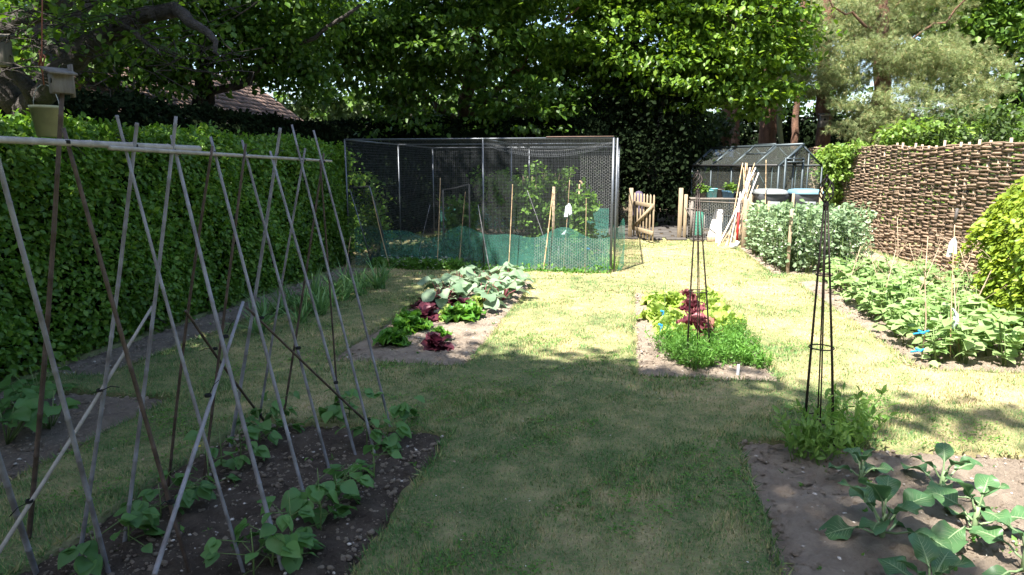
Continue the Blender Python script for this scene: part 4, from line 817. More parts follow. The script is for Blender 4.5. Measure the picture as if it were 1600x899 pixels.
# flagged cane, blue ties
fc = thing('marker_cane', 'tall cane with white plastic strips and grey tube on top in the right hand bed', 'cane', G(1485,560)); p = fc.location.copy(); tp_ = AY(1492,345,p.y)
k = MB(); cane(k, (0,0,-.02), tp_-p, .006); k.build('cane', M['tan'], fc, True)
k = MB(); k.tube([(tp_-p)+Vector((0,0,-.02)), (tp_-p)+Vector((.01,0,.11))], .014, 8); k.build('tube_cap', M['potd'], fc)
def strip(mb, p, L, wd, n=3):
    for i in range(n):
        a = random.uniform(0,6); P = [Vector(p), Vector(p)+Vector((math.cos(a)*.04, math.sin(a)*.03, -.05)), Vector(p)+Vector((math.cos(a)*.05, math.sin(a)*.04, -L*random.uniform(.7,1.1)))]
        V = []
        for j, q in enumerate(P): V += [tuple(q+Vector((-wd*(.3+.35*j),0,0))), tuple(q+Vector((wd*(.3+.35*j),.006,0)))]
        mb.add(V, [(0,1,3,2),(2,3,5,4)])
k = MB(); strip(k, AY(1492,370,p.y)-p, .2, .018, 4); k.build('plastic_strip', M['whitep'], fc); k = MB(); strip(k, AY(1489,482,p.y)-p, .18, .016, 3); k.build('plastic_strip', M['whitep'], fc)
for i, (px, py) in enumerate([(1440,520),(1436,548)]):
    q_ = AY(px, py, G(1440,565).y-.02); k = MB(); k.ring((0,0,0), .02, .006, 12); k.tube([(-.07,0,-.015),(0,0,0),(.06,0,.02)], .009, 5); k.tube([(-.03,0,.02),(.03,.01,-.01)], .010, 5); tag(k.build('blue_tie', M['blue'], loc=q_), ['upper','lower'][i]+' blue plastic tie on the forked stick at the near end of the right bed', 'plant tie', 'blue plastic ties')
for i, (px, py, lb) in enumerate([(1035,487,'upper blue plastic clip on the thin stick in the centre bed'),(1032,508,'lower blue plastic clip at the left of the centre bed'),(704,480,'blue plant label among lettuces in the mid left bed')]):
    q_ = AY(px, py, G(px, py+18).y); k = MB(); k.box((0,0,0), (.05,.012,.022), Euler((.2,.5,.3)), bev=.004); k.box((.015,0,-.015), (.012,.008,.05), bev=.003); k.tube([(0,.003,0),(.0,.003,-.12)], .002, 4); tag(k.build('plant_label', M['blue'], loc=q_), lb, 'plant label')
q_ = G(1153,585); k = MB(); k.box((0,0,.04), (.022,.004,.10), Euler((.1,0,0)), bev=.003); tag(k.build('plant_label', M['whitep'], loc=q_), 'white plant label at the near edge of the centre bed', 'plant label')
k = MB(); cane(k, (0,0,0), (0,0,.5), .004); tag(k.build('thin_stick', M['stem'], loc=G(1037,508), smooth=True), 'thin green stick beside the blue clips in the centre bed', 'plant stick')
# ------------------------------------------------------------------ obelisks
def obelisk(label, px, py, pxt, pyt, rings, rb):
    b = G(px, py); t = thing('garden_obelisk', label, 'obelisk', (b.x, b.y, 0), 0, 'iron garden obelisks'); top = AY(pxt, pyt, b.y); Ht = top.z; lx = top.x-b.x
    neck = Ht-.19
    def cen(z): return Vector((lx*z/Ht, 0, z))
    for i in range(6):
        a = 2*math.pi*i/6+.35; k = MB(); P = []
        for u in (0,.35,.7,1): z = neck*u; rr = rb+(.012-rb)*u**1.05; P.append(cen(z)+Vector((math.cos(a)*rr, math.sin(a)*rr, 0)))
        P[0].z = -.06; k.tube(P, .0048, 6); k.build('upright', M['iron'], t, True)
    for zf in rings: k = MB(); k.ring(cen(zf), rb+(.012-rb)*(zf/neck)**1.05+.005, .0042, 26); k.build('ring', M['iron'], t, True)
    k = MB(); k.lathe([(0,-.03),(.016,-.03),(.018,0),(.014,.03),(0,.03)], cen(neck), 10); k.build('collar', M['iron'], t, True)
    k = MB()
    for i in range(6):
        a0 = 2*math.pi*i/6; P = []
        for j in range(13): u = j/12; rr = .008+.034*math.sin(math.pi*u)**.8; a = a0+u*2.6; P.append(cen(neck+.015+u*.15)+Vector((math.cos(a)*rr, math.sin(a)*rr, 0)))
        k.tube(P, .0042, 5)
    k.build('twisted_finial', M['iron'], t, True); k = MB(); k.lathe([(0,0),(.009,.004),(.008,.016),(0,.026)], cen(neck+.165), 8); k.build('finial_tip', M['iron'], t, True)
    return t
def zat(px, py, Y): return AY(px, py, Y).z
b1 = G(1092,562); obelisk('tall black iron obelisk standing in the centre salad bed', 1092, 562, 1090, 266, [zat(1090,545,b1.y), zat(1092,455,b1.y), zat(1091,376,b1.y)], .125)
b2_ = G(1279,690); obelisk('tall black iron obelisk at the corner of the near right bed', 1279, 690, 1292, 272, [zat(1280,655,b2_.y), zat(1284,543,b2_.y), zat(1289,430,b2_.y)], .105)
# ------------------------------------------------------------------ fruit cage
YF = G(755, 421).y; xl, xm, xr = -4.88, AY(755,300,YF).x, AY(957,300,YF).x; zc = zat(755, 217, YF); dys = (YF, YF+2.8, YF+5.4)
cg = thing('fruit_cage', 'netted metal fruit cage with green mesh round its foot', 'fruit cage', (xm, YF, 0)); O2 = Vector((xm, YF, 0))
for x in (xl, xm, xr):
    for y in dys: k = MB(); k.tube([Vector((x,y,-.03))-O2, Vector((x,y,zc))-O2], .016 if x != xr else .02, 8); k.build('post', M['galv'], cg, True)
k = MB(); k.tube([Vector((xr+.06,YF+.05,-.03))-O2, Vector((xr+.06,YF+.05,zc))-O2], .016, 8); k.build('post', M['galv'], cg, True)
for y in dys: k = MB(); k.tube([Vector((xl,y,zc))-O2, Vector((xr,y,zc))-O2], .014, 8); k.build('top_rail', M['galv'], cg, True)
for x in (xl, xm, xr): k = MB(); k.tube([Vector((x,dys[0],zc))-O2, Vector((x,dys[2],zc))-O2], .014, 8); k.build('top_rail', M['galv'], cg, True)
k = MB(); k.bar(Vector((xr-1.1,YF-.01,zc+.022))-O2, Vector((xr,YF-.01,zc+.022))-O2, .02, .014); k.build('rail_cover', M['tile'], cg)
def netsheet(mb, fn, nu, nv, wd, subs=10):
    """grid threads on surface fn(u,v)->point"""
    for i in range(nu+1):
        u = i/nu; P = [Vector(fn(u, j/subs)) for j in range(subs+1)]; du = (Vector(fn(min(u+.01,1), .5))-Vector(fn(max(u-.01,0), .5))).normalized()*wd/2
        mb.add([tuple(p+s*du) for p in P for s in (-1,1)], np.array([(2*j,2*j+1,2*j+3,2*j+2) for j in range(subs)]))
    for i in range(nv+1):
        v = i/nv; P = [Vector(fn(j/subs, v)) for j in range(subs+1)]; dv = (Vector(fn(.5, min(v+.01,1)))-Vector(fn(.5, max(v-.01,0)))).normalized()*wd/2
        mb.add([tuple(p+s*dv) for p in P for s in (-1,1)], np.array([(2*j,2*j+1,2*j+3,2*j+2) for j in range(subs)]))
sp = .024
k = MB(); W_ = xr-xl; D_ = dys[2]-dys[0]
netsheet(k, lambda u,v: (xl+W_*u-O2.x, -.02-.02*math.sin(v*6), zc*v), int(W_/sp), int(zc/sp), .0028)
k.build('front_net', M['net'], cg)
k = MB(); netsheet(k, lambda u,v: (xl+W_*u-O2.x, D_*v, zc+.012-.13*math.sin(math.pi*(u*2%1))*math.sin(math.pi*v)**.6), int(W_/.06), int(D_/.06), .005, 24); k.build('roof_net', M['net'], cg)
k = MB(); netsheet(k, lambda u,v: (xr+.02-O2.x+.015*math.sin(u*9), D_*u, zc*v), int(D_/.05), int(zc/.04), .0045); k.build('side_net', M['net'], cg)
k = MB(); netsheet(k, lambda u,v: (xl+W_*u-O2.x, D_+.02, zc*v), int(W_/.05), int(zc/.05), .0045); k.build('back_net', M['net'], cg)
k = MB(); netsheet(k, lambda u,v: (xl-.02-O2.x, D_*u, zc*v), int(D_/.05), int(zc/.05), .004); k.build('side_net', M['net'], cg)
# a swag of slack net under the front rail at right
k = MB(); netsheet(k, lambda u,v: (xm+(xr-xm)*u-O2.x, .03+.12*math.sin(math.pi*v), zc-.02-(.06+.22*math.sin(math.pi*u)**.8)*v), 70, 8, .006); k.build('slack_net', M['net'], cg)
def sheet(mb, fn, nu, nv):
    V = [tuple(fn(i/nu, j/nv)) for i in range(nu+1) for j in range(nv+1)]; mb.add(V, np.array([(i*(nv+1)+j, (i+1)*(nv+1)+j, (i+1)*(nv+1)+j+1, i*(nv+1)+j+1) for i in range(nu) for j in range(nv)]))
def topz(u): return .62+.07*math.sin(u*17)+.05*math.sin(u*31+1)
k = MB(); sheet(k, lambda u,v: (xl+.1+(W_-.12)*u-O2.x, .03+.05*math.sin(u*20)*v, topz(u)*v+.01), 60, 6); k.build('green_mesh', M['windbreak'], cg, True)
k = MB(); sheet(k, lambda u,v: (xr+.10+.12*math.sin(u*3+v*2)-O2.x, -.06+1.3*u, (.86-.3*u+.06*math.sin(u*12))*v+.02), 14, 8); k.build('green_mesh', M['windbreak'], cg, True)
k = MB(); sheet(k, lambda u,v: (xl+.2+(W_-.4)*u-O2.x, D_-.1+.05*math.sin(u*20), .75*v), 40, 4); k.build('green_mesh', M['windbreak'], cg, True)
def hexwire(mb, p, q, h, cell=.05, wd=.0035):
    p = Vector(p); q = Vector(q); L = (q-p).length; d = (q-p)/L; n = int(L/(cell*.75)); rows = int(h/(cell*.5))
    for i in range(n):
        V = []
        for j in range(rows+1):
            ph = (j//1) % 2; off = cell*.19*(1 if (j+i) % 2 else -1); c = p+d*(i*cell*.75+off)+Vector((0,0,j*cell*.5)); V += [tuple(c-d*wd/2), tuple(c+d*wd/2)]
        mb.add(V, np.array([(2*j,2*j+1,2*j+3,2*j+2) for j in range(rows)]))
k = MB(); hexwire(k, (xm+.9-O2.x, -.06, 0), (xr-O2.x, -.06, 0), .6); k.build('chicken_wire', M['wire'], cg)
k = MB(); hexwire(k, (xr+.05-O2.x, D_*.3, 0), (xr+.05-O2.x, D_, 0), 1.5, .07, .005); k.build('chicken_wire', M['wire'], cg)
k = MB(); hexwire(k, (xr-.9-O2.x, D_-.03, 0), (xr-O2.x, D_-.03, 0), 2.0, .07, .005); k.build('chicken_wire', M['wire'], cg)
n = 5200; xs = rng.uniform(xl+.15, xr-.15, n); ys = rng.uniform(YF+.25, dys[2]-.1, n); lm = MB(); hgt_ = .30*np.clip(.5+.5*wob(xs, ys, 2.3, 3), .05, 1)
scatter(lm, SIMPLE, np.stack([xs, ys, -.02+hgt_*rng.random(n)], 1), rnd(n)+np.array([0,0,.4]), rnd(n)*.5+np.array([0,0,1]), .05+.06*rng.random(n))
tag(lm.build('cage_ground_cover', M['shrub']), 'dark low leafy growth covering the ground inside the fruit cage', 'ground cover', kind='stuff')
# fruit bushes in cage
for i, (px, py, Y, a, c, lb) in enumerate([(722,332,14.3,.42,.36,'dark raspberry bush behind the wooden arch in the fruit cage'),(826,300,13.6,.33,.52,'tall bright raspberry bush in the middle of the fruit cage'),(842,340,13.8,.32,.35,'lower raspberry bush right beside the tall one in the cage'),(912,325,13.0,.22,.40,'narrow sunlit raspberry bush at the right of the cage'),(780,285,15.5,.75,.3,'arching dark fruit bush at the back of the cage'),(870,285,15.8,.6,.35,'large leaved fruit bush behind the tall raspberry')]):
    c0 = AY(px, py, Y); t = thing('raspberry_bush', lb, 'fruit bush', (c0.x, c0.y, 0), 0, 'fruit bushes inside the cage'); mb = MB()
    crown(mb, [(0,0,c0.z,a,.4,c), (0,0,c0.z*.55,a*.8,.35,c0.z*.45)], 1500, .085, clump=.10, per=14, shell=.05, flat=.8); mb.build('leaves', M['rasp'], t)
    mb = MB(); [mb.tube([(random.uniform(-.2,.2),random.uniform(-.15,.15),0),(random.uniform(-a,a)*.6,0,c0.z+c*.6)], [.007,.003], 4) for _ in range(9)]; mb.build('stems', M['twig'], t)
q_ = AY(705, 330, 13.8); t = thing('wooden_arch', 'pale wooden goal shaped frame inside the left half of the cage', 'plant support', (q_.x, q_.y, 0)); L0 = AY(692,297,13.8)-Vector((q_.x,q_.y,0)); L1 = AY(733,288,13.8)-Vector((q_.x,q_.y,0))
for P in (L0, L1): k = MB(); k.bar((P.x,0,0), (P.x,0,P.z), .04, .03); k.build('post', M['gwood'], t)
k = MB(); k.tube([L0, (L0+L1)/2+Vector((0,-.03,-.015)), L1], .016, 6); k.build('crossbar', M['gwood'], t)
q_ = AY(865, 330, 13.2); k = MB(); k.bar((0,0,0), (0,0,AY(865,292,13.2).z), .05, .05); tag(k.build('wooden_post', M['wood'], loc=(q_.x,q_.y,0)), 'short wooden post inside the cage near the bagged cane', 'post')
k = MB(); q_ = AY(905,300,13); k.tube([(0,0,0),(0,0,AY(905,288,13).z)], .012, 6); k.tube([(0,0,AY(905,284,13).z),(.03,0,AY(905,284,13).z),(.06,-.01,AY(905,290,13).z)], .02, 6); tag(k.build('hooked_stake', M['tan'], loc=(q_.x,q_.y,0)), 'hooked tan stake rising above the narrow raspberry bush', 'stake')
# canes outside cage front
CC = [(652,408,672,320),(684,420,688,278),(718,420,727,300),(767,424,747,320),(795,424,801,288),(849,424,864,296),(868,422,824,298),(880,422,890,282),(914,424,916,310),(872,420,873,385),(612,420,580,300),(541,425,548,370)]
CL = ['short tilted cane in front of the dark left end of the cage','tall upright cane in front of the cage left of the wooden arch','cane in front of the wooden arch','cane leaning left by the middle cage post','tall thin cane right of the middle cage post','stout brown cane leaning right before the cage','cane leaning left crossing the stout brown one','tall cane carrying a silvery bag before the cage','thin upright cane before the narrow raspberry bush','short thin cane stub before the cage','leaning cane at the left end of the cage','very short cane at the foot of the hedge']
for i, (a, b, c, d) in enumerate(CC):
    p = G(a, b); p.y -= .05; t2 = AY(c, d, p.y+.05); k = MB(); cane(k, (0,0,-.03), t2-p, .0075 if i != 5 else .012, 6)
    o = thing('garden_cane', CL[i], 'cane', p, 0, 'canes in front of the fruit cage'); k.build('cane', M['tan' if i % 3 else 'bamboo'], o, True)
    if i == 7: k = MB(); strip(k, AY(889,318,p.y)-p, .22, .03, 5); k.build('bag', M['whitep'], o); k = MB(); strip(k, AY(884,360,p.y)-p, .07, .03, 4); k.build('bag', M['whitep'], o)
    if i == 8: k = MB(); k.box(AY(919,389,p.y)-p, (.05,.02,.03), Euler((0,.4,0)), bev=.005); k.build('blue_clip', M['blue'], o)
# leaning black netted frame
fa, fb, fc_, fd = G(583,418), G(612,414), AY(546,294,YF-.25), AY(577,291,YF-.25)
o = thing('netted_frame', 'black netted frame leaning between the hedge end and the cage', 'net frame', fa)
for a, b in ((fa, fc_), (fb, fd), (fa, fb), (fc_, fd)): k = MB(); k.bar(a-fa, b-fa, .02, .02); k.build('bar', M['galv'] if a != fc_ and b != fb else M['potd'], o)
k = MB(); sheet(k, lambda u,v: tuple((fa.lerp(fb,u)).lerp(fc_.lerp(fd,u), v)-fa), 4, 6); k.build('mesh', M['netfilm'], o)
# weeds & flowers at cage foot
fm = MB(); lm = MB()
for j in range(160): x = random.uniform(xl+.6, xl+1.9); y = YF-.12+random.gauss(0,.06); P = (x,y,random.uniform(.03,.22)); [one(fm, DIAM, P, q*1.26, .2, .025) for q in range(5)]
o = thing('white_flowers', 'low drift of small white flowers at the foot of the shaded cage end', 'flowers', (0,0,0)); tag(fm.build('petals', M['petal'], o), kind='stuff')
n = 1200; scatter(lm, DIAM, np.stack([rng.uniform(xl+.5, xl+2.1, n), YF-.12+rng.normal(size=n)*.08, rng.random(n)*.16], 1), rnd(n)+np.array([0,0,.5]), rnd(n), .05+.03*rng.random(n)); lm.build('leaves', M['herb'], o); 
q_ = G(945,420)
o = thing('grass_tussock', 'tussock of long straw green grass at the right corner of the cage', 'grass clump', q_); lm = MB()
for j in range(160): one(lm, BLADE, (random.gauss(0,.13), random.gauss(0,.06), 0), random.uniform(0,6.28), random.uniform(.5,1.4), random.uniform(.15,.38), random.uniform(-.5,.5))
lm.build('blades', M['pea'], o)
n = 1500; lm = MB(); xs = rng.uniform(xl+.4, xr, n); scatter(lm, DIAM, np.stack([xs, YF-.1+rng.normal(size=n)*.06, rng.random(n)**3*.10*(.4+np.abs(np.sin(xs*3.1)))], 1), rnd(n)+np.array([0,0,.6]), rnd(n), .03+.04*rng.random(n))
tag(lm.build('cage_foot_weeds', M['herb']), 'ragged strip of weeds along the foot of the cage', 'weeds', kind='stuff')
# small weeds on soil
lm = MB(); 
for a, b, c, d in beds:
    n = int((b-a)*(d-c)*9); x = np.repeat(rng.uniform(a+.1, b-.1, n), 6); y = np.repeat(rng.uniform(c+.1, d-.1, n), 6); m3 = len(x)
    scatter(lm, DIAM, np.stack([x+rng.normal(size=m3)*.01, y+rng.normal(size=m3)*.01, np.full(m3, -.02)], 1), rnd(m3)+np.array([0,0,.4]), rnd(m3)*.4+np.array([0,0,1]), .018+.022*rng.random(m3))
tag(lm.build('seedling_weeds', M['herb']), 'tiny weed seedlings dotted over the soil beds', 'weeds', kind='stuff')
# ------------------------------------------------------------------ gate
h0 = G(990, 371); e0 = G(1022, 381); dv = e0-h0; gl = dv.length; ga = math.atan2(dv.y, dv.x)
gt_ = thing('picket_gate', 'open wooden picket gate with diagonal brace', 'gate', h0, ga)
for i in range(7):
    k = MB(); xk = .06+(gl-.12)*i/6; hh = 1.02 if i < 6 else 1.02; k.box((xk, -.02, .08+hh/2-.03), (.075, .02, hh-.02), bev=.004); k.add([(xk-.037,-.03,hh+.04),(xk+.037,-.03,hh+.04),(xk,-.03,hh+.09),(xk-.037,-.01,hh+.04),(xk+.037,-.01,hh+.04),(xk,-.01,hh+.09)], [(0,1,2),(5,4,3),(0,2,5,3),(1,4,5,2)]); k.build('picket', M['wood'], gt_)
for z in (.24, .86): k = MB(); k.box((gl/2, .012-.045-.01, z), (gl-.02, .028, .09), bev=.004); k.build('rail', M['wood'], gt_)
k = MB(); k.bar((.06,-.047,.26), (gl-.08,-.047,.84), .085, .024, (0,1,0)); k.build('brace', M['wood'], gt_)
def post(label, px, py, pyt, w_=.10, m='wood', gr=None):
    b = G(px, py); h_ = AY(px, pyt, b.y).z; k = MB(); k.box((0,0,h_/2-.02), (w_,w_,h_+.04), bev=.008); return tag(k.build('gate_post', M[m], loc=b), label, 'post', gr)
post('thick timber gate post on the hinge side of the open gate', 984, 373, 294); post('tall timber post right of the gateway', 1061, 374, 294, .10); post('shorter timber post close beside the tall one right of the gateway', 1069, 374, 304, .08)
# purple thing
q_ = AY(998, 305, 17.4); o = thing('purple_cover', 'dull purple cloth draped over a short post behind the gate', 'cloth', (q_.x, q_.y, 0)); k = MB(); k.lathe([(.16,.55),(.15,.8),(.12,1.05),(.07,1.13),(0,1.15)], n=14); k.build('cloth', M['purple'], o, True); k = MB(); k.tube([(0,0,0),(0,0,1.1)], .03, 6); k.build('post', M['gwood'], o)
# low wire fence right of gate
f0 = G(1074, 374); f1 = G(1172, 384); o = thing('wire_fence', 'low chicken wire fence in front of the greenhouse', 'fence', f0); k = MB(); hexwire(k, (0,0,0), f1-f0, .92, .07, .006); k.build('chicken_wire', M['wire'], o)
k = MB(); k.bar((0,0,.93), (f1-f0)+Vector((0,0,.93)), .03, .02); k.build('top_rail', M['gwood'], o)
hx = G(960,380); k = MB(); hexwire(k, Vector((xr+.1,YF+3,0))-f0, h0+Vector((-.1,0,0))-f0, 1.0, .07, .005); k.build('chicken_wire', M['wire'], o)
ws = [(1161,386,312,.09),(1168,384,304,.07)]
for i, (px, py, pt, w_) in enumerate(ws): post(['stout timber post at the end of the wire fence beside the pole stack','slim timber post just right of the stout one by the pole stack'][i], px, py, pt, w_)
# boards
def board(label, px0, py0, px1, py1, w_, m='white', th=.025):
    a = G(px0, py0); b = AY(px1, py1, a.y+.35); k = MB(); k.bar((0,0,0), b-a, w_, th, (0,-1,.3), bev=.003); return tag(k.build('board', M[m], loc=a), label, 'board')
board('wide white board leaning on the wire fence', 1112, 375, 1126, 326, .24); board('narrow white board leaning right of the wide one', 1122, 380, 1125, 328, .12); k = MB(); q_ = G(1112,378); k.box((0,0,.06), (.22,.12,.12), bev=.01); tag(k.build('timber_offcut', M['wood'], loc=q_), 'pale timber offcut at the foot of the white boards', 'timber')
# pole stack
for i in range(15):
    a = 1122+i*3.1+random.uniform(-3,3); p = G(a, 382+random.uniform(-3,4)); c = 1168+random.uniform(-12,18); d = random.choice([255,262,270,258,290,300]); b = AY(c, d, p.y+.5)
    k = MB(); cane(k, (0,0,0), b-p, random.uniform(.011,.019), 6); tag(k.build('bean_pole', M['white' if i % 3 == 0 else 'tan'], loc=p, smooth=True), 'sun bleached pole leaning in the bundle beside the wire fence', 'pole', 'poles in the leaning bundle')
for i, (a, b, c, d, lb) in enumerate([(1149,384,1157,300,'nearly upright pole beside the red pole'),(1140,386,1155,310,'pale pole leaning just left of the red pole')]):
    p = G(a, b); k = MB(); cane(k, (0,0,0), AY(c,d,p.y+.1)-p, .014, 6); tag(k.build('bean_pole', M['white'], loc=p, smooth=True), lb, 'pole')
p = G(1151,385); k = MB(); k.tube([(0,0,0), AY(1154,332,p.y)-p], .026, 8); tag(k.build('red_pole', M['red'], loc=p), 'short red pole standing in the bundle of canes', 'pole')
p = G(1145,388); k = MB(); k.box((0,0,.05), (.12,.08,.1), Euler((.2,.1,.5)), bev=.02); k.box((.08,.02,.09), (.09,.06,.14), Euler((.1,.4,.1)), bev=.02); tag(k.build('crumpled_bag', M['whitep'], loc=p), 'crumpled white plastic at the foot of the poles', 'bag')
# green parasol-like bundle behind the obelisk
p = G(1091, 375); o = thing('folded_green_chair', 'folded green fabric garden chair leaning at the wire fence behind the obelisk', 'garden chair', p); zt = AY(1091,328,p.y).z
k = MB(); k.box((0,0,.10+(zt-.14)/2), (.20,.05,zt-.14), Euler((-.08,0,0)), bev=.02); k.build('fabric', M['greenp'], o)
k = MB(); k.tube([(-.12,-.04,0),(-.12,.02,zt)], .012, 6); k.tube([(.12,-.04,0),(.12,.02,zt)], .012, 6); k.build('frame', M['gwood'], o)
k = MB(); k.bar((-.3,.02,zt+.02), (.18,-.02,zt-.0), .03, .02); k.bar((-.34,.04,zt+.07), (-.12,.02,.4), .02, .02); k.build('arm', M['gwood'], o)
# ------------------------------------------------------------------ bins
def binn(label, px, Y, lm_, zt=1.08):
    c = AY(px, 300, Y); t = thing('wheelie_bin', label, 'bin', (c.x, c.y, 0), .1); k = MB(); zt = AY(px, 303, Y).z
    V = []; 
    for z, w_, d_ in ((.05,.24,.26),(zt-.12,.29,.34),(zt-.06,.31,.36),(zt,.31,.36)):
        for sx, sy in ((-1,-1),(1,-1),(1,1),(-1,1)): V.append((sx*w_, sy*d_, z))
    k.add(V, [(3,2,1,0)]+[(r*4+i, r*4+(i+1)%4, r*4+4+(i+1)%4, r*4+4+i) for r in range(3) for i in range(4)]); k.build('bin_body', M['bin'], t)
    k = MB(); V = []
    for z, w_, d_ in ((zt+.003,.335,.40),(zt+.03,.34,.405),(zt+.09,.30,.34),(zt+.11,.2,.24)):
        n_ = 20
        for i in range(n_): a = 2*math.pi*i/n_; ca, sa = math.cos(a), math.sin(a); V.append((w_*math.copysign(abs(ca)**.45, ca), d_*math.copysign(abs(sa)**.45, sa), z))
    k.add(V, [tuple(range(60,80))]+[(r*20+i, r*20+(i+1)%20, r*20+20+(i+1)%20, r*20+20+i) for r in range(3) for i in range(20)]); k.build('lid', M[lm_], t)
    k = MB(); k.tube([(-.25,.43,zt),(.25,.43,zt)], .015, 8); k.build('handle', M['bin'], t)
    for s in (-1,1): k = MB(); k.tube([(s*.22,.3,.1),(s*.28,.3,.1)], .1, 14); k.build('wheel', M['gutter'], t)
    k = MB(); k.box((0,-.345,zt-.22), (.26,.008,.12), Euler((-.08,0,0))); k.build('front_panel', M['lidg'], t)
binn('dark wheelie bin with a grey lid behind the broad beans', 1203, 16.3, 'lidg'); binn('dark wheelie bin with a blue lid behind the broad beans', 1258, 16.3, 'lidb')
# broad bean stakes
for i, (a, b, c, d, w_, m) in enumerate([(1230,426,1231,325,.05,'wood'),(1322,400,1323,322,.05,'wood'),(1196,400,1195,312,.045,'wood'),(1181,395,1181,318,.045,'wood'),(1283,300,1281,290,.05,'wood'),(1238,330,1237,300,.05,'wood')]):
    p = G(a, b) if b > 350 else AY(a, b, 15.6); p.z = -.03; h_ = AY(c, d, p.y).z; k = MB(); k.box((0,0,h_/2), (w_,w_,h_), bev=.005)
    tag(k.build('bean_stake', M[m], loc=p), ['nearest timber stake at the front of the broad beans','timber stake at the right side of the broad beans','timber stake at the left of the broad beans','short timber stake at the left corner of the broad beans','timber stake at the back right of the broad beans','timber stake behind the broad beans between the bins'][i], 'stake')
p = G(1194,385); p.z = 0; k = MB(); cane(k, (0,0,0), AY(1197,250,p.y)-p, .012, 6); tag(k.build('tall_cane', M['tan'], loc=p, smooth=True), 'tall thin cane standing in front of the grey lidded bin', 'cane')
# ------------------------------------------------------------------ greenhouse
P0 = AY(1082, 262, 20.4); P0.z = 0; P1 = AY(1217, 262, 17.4); P1.z = 0; ze_, zr_ = 1.76, 2.25
ax = (P1-P0).normalized(); gw = 1.32; nx_ = Vector((-ax.y, ax.x, 0)); nx_ = nx_ if nx_.x > 0 else -nx_; LG = (P1-P0).length
ghs = thing('greenhouse', 'small grey framed glass greenhouse behind the wire fence', 'greenhouse', P0, math.atan2(ax.y, ax.x))
sg = 1 if (Matrix.Rotation(math.atan2(ax.y, ax.x), 3, 'Z') @ Vector((0,1,0))).dot(nx_) > 0 else -1
def gp(u, v, z): return Vector((u*LG, sg*v*gw, z))
def gbar(name, a, b, w_=.045, m='alu'): k = MB(); k.bar(a, b, w_, w_*.8, (0,0,1) if abs((b-a).normalized().z) < .9 else (1,0,0)); return k.build(name, M[m], ghs)
for v in (0, 1):
    for i in range(5):
        u = i/4; gbar('upright', gp(u,v,0), gp(u,v,ze_), .04 if i in (0,4) else .03); gbar('roof_bar', gp(u,v,ze_), gp(u,.5,zr_), .06 if v == 0 else .04)
    gbar('sill', gp(0,v,.45), gp(1,v,.45), .04)
    gbar('gutter', gp(0,v-.03 if v == 0 else v+.03,ze_+.01), gp(1,v-.03 if v == 0 else v+.03,ze_+.01), .06, 'gutter')
gbar('ridge', gp(-.01,.5,zr_+.02), gp(1.01,.5,zr_+.02), .07)
for u in (0, 1):
    gbar('gable_bar', gp(u,0,ze_), gp(u,1,ze_), .035)
    for v in (.33,.67): gbar('gable_bar', gp(u,v,0), gp(u,v,ze_+(zr_-ze_)*(1-abs(v-.5)*2)), .035)
gbar('diagonal_brace', gp(.3,1,ze_), gp(.62,1,.5), .03); gbar('diagonal_brace', gp(.0,1,ze_), gp(.0+.2,1,.5), .03)
for u in (.25,.5,.75): gbar('roof_brace', gp(u,1,ze_), gp(u+.12,.5,zr_), .02)
for i in range(4):
    for v in (0, 1):
        k = MB(); k.add([gp(i/4+.01,v,.47), gp((i+1)/4-.01,v,.47), gp((i+1)/4-.01,v,ze_-.02), gp(i/4+.01,v,ze_-.02)], [(0,1,2,3)]); k.build('wall_pane', M['glass'], ghs)
        k = MB(); k.add([gp(i/4+.01,v,ze_+.03), gp((i+1)/4-.01,v,ze_+.03), gp((i+1)/4-.01,.5,zr_+.01), gp(i/4+.01,.5,zr_+.01)], [(0,1,2,3)]); k.build('roof_pane', M['glass'], ghs)
k = MB(); k.add([gp(1,0,.02), gp(1,1,.02), gp(1,1,ze_), gp(1,.5,zr_), gp(1,0,ze_)], [(0,1,2,3,4)]); k.build('gable_pane', M['glass'], ghs)
k = MB(); k.add([gp(0,0,.02), gp(0,1,.02), gp(0,1,ze_), gp(0,.5,zr_), gp(0,0,ze_)], [(0,1,2,3,4)]); k.build('gable_pane', M['glass'], ghs)
dr = MB(); 
for a, b in ((gp(1.02,.1,.03),gp(1.02,.1,1.95)),(gp(1.02,.5,.03),gp(1.02,.5,1.95)),(gp(1.02,.1,.05),gp(1.02,.5,.05)),(gp(1.02,.1,1.93),gp(1.02,.5,1.93)),(gp(1.02,.1,.9),gp(1.02,.5,.9))): dr.bar(a, b, .05, .03)
dr.bar(gp(1.02,.12,1.85), gp(1.02,.48,1.85), .14, .03); dr.build('door', M['alu'], ghs)
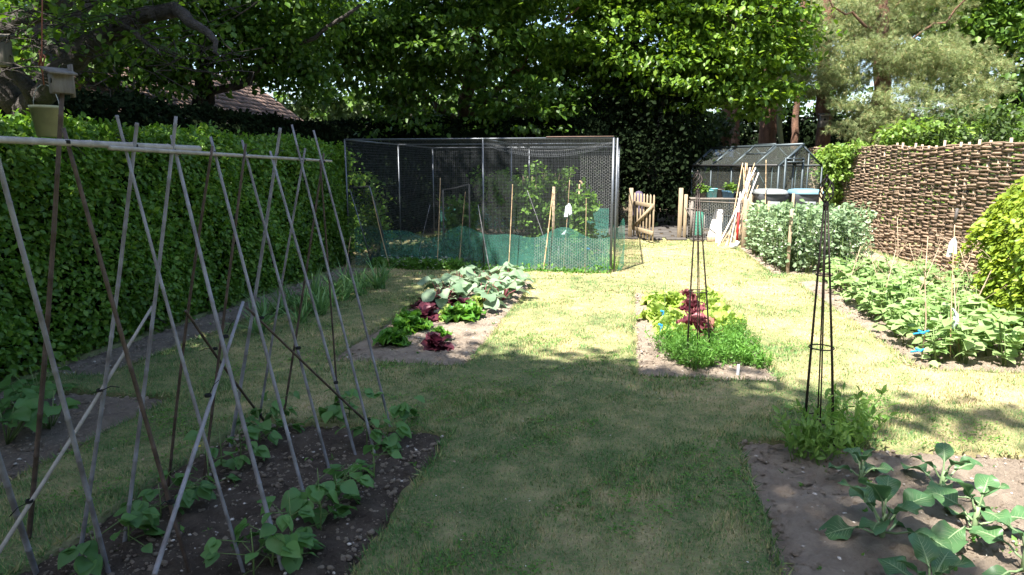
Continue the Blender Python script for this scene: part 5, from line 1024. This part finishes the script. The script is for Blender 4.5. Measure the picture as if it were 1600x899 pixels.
for v in (0, ):
    k = MB(); k.add([gp(0,v-.005,0), gp(1,v-.005,0), gp(1,v-.005,.45), gp(0,v-.005,.45)], [(0,1,2,3)]); k.build('base_panel', M['alu'], ghs)
# vent
k = MB(); a_, b_, c_, d_ = gp(.52,.28,ze_+(zr_-ze_)*.56+.04), gp(.74,.28,ze_+(zr_-ze_)*.56+.04), gp(.74,.5,zr_+.06), gp(.52,.5,zr_+.06)
for p, q in ((a_,b_),(b_,c_),(c_,d_),(d_,a_)): k.bar(p, q, .03, .025)
k.build('roof_vent', M['alu'], ghs)
# potting bench in front
A_ = G(1082,366); A_.y = 18.2; o = thing('potting_bench', 'low timber potting bench in front of the greenhouse', 'bench', (AY(1120,300,17.2).x, 17.2, 0)); zt = AY(1120,309,17.2).z
k = MB(); k.box((0,0,zt-.02), (1.25,.5,.035), bev=.004); k.build('table_top', M['gwood'], o)
for sx in (-.58,.58):
    for sy in (-.2,.2): k = MB(); k.box((sx,sy,(zt-.04)/2), (.06,.06,zt-.04)); k.build('leg', M['gwood'], o)
def pot(label, px, r, h_, m, cat='pot', name='plant_pot', plant=None):
    c = AY(px, 308, 17.2); t = thing(name, label, cat, (c.x, 17.2+random.uniform(-.08,.08), zt), 0, 'pots and trays on the potting bench'); k = MB(); k.lathe([(0,0),(r*.75,0),(r,h_),(r*1.06,h_),(r*1.06,h_-.02),(r*.95,h_-.02),(0,h_-.03)], n=16); k.build('pot', M[m], t, True)
    if plant: k = MB(); crown(k, [(0,0,h_+.1,.13,.1,.1)], 160, .07, clump=.06, per=8, shell=0); k.build('leaves', M[plant], t)
for i, (px, r, h_, m, lb, pl) in enumerate([(1097,.09,.12,'potd','small dark pot with seedlings at the left end of the bench','oak'),(1108,.10,.18,'teal','teal tub on the potting bench',None),(1115,.09,.22,'teal','pale teal tub stacked beside the first teal tub',None),(1124,.10,.2,'potd','upturned dark brown pot in the middle of the bench',None),(1134,.10,.17,'bluep','dark blue pot beside the brown pot',None),(1141,.09,.15,'bluep','dark blue pot holding a leafy green plant','oak'),(1150,.07,.12,'potd','small dark pot at the right end of the bench',None)]): pot(lb, px, r, h_, m, plant=pl)
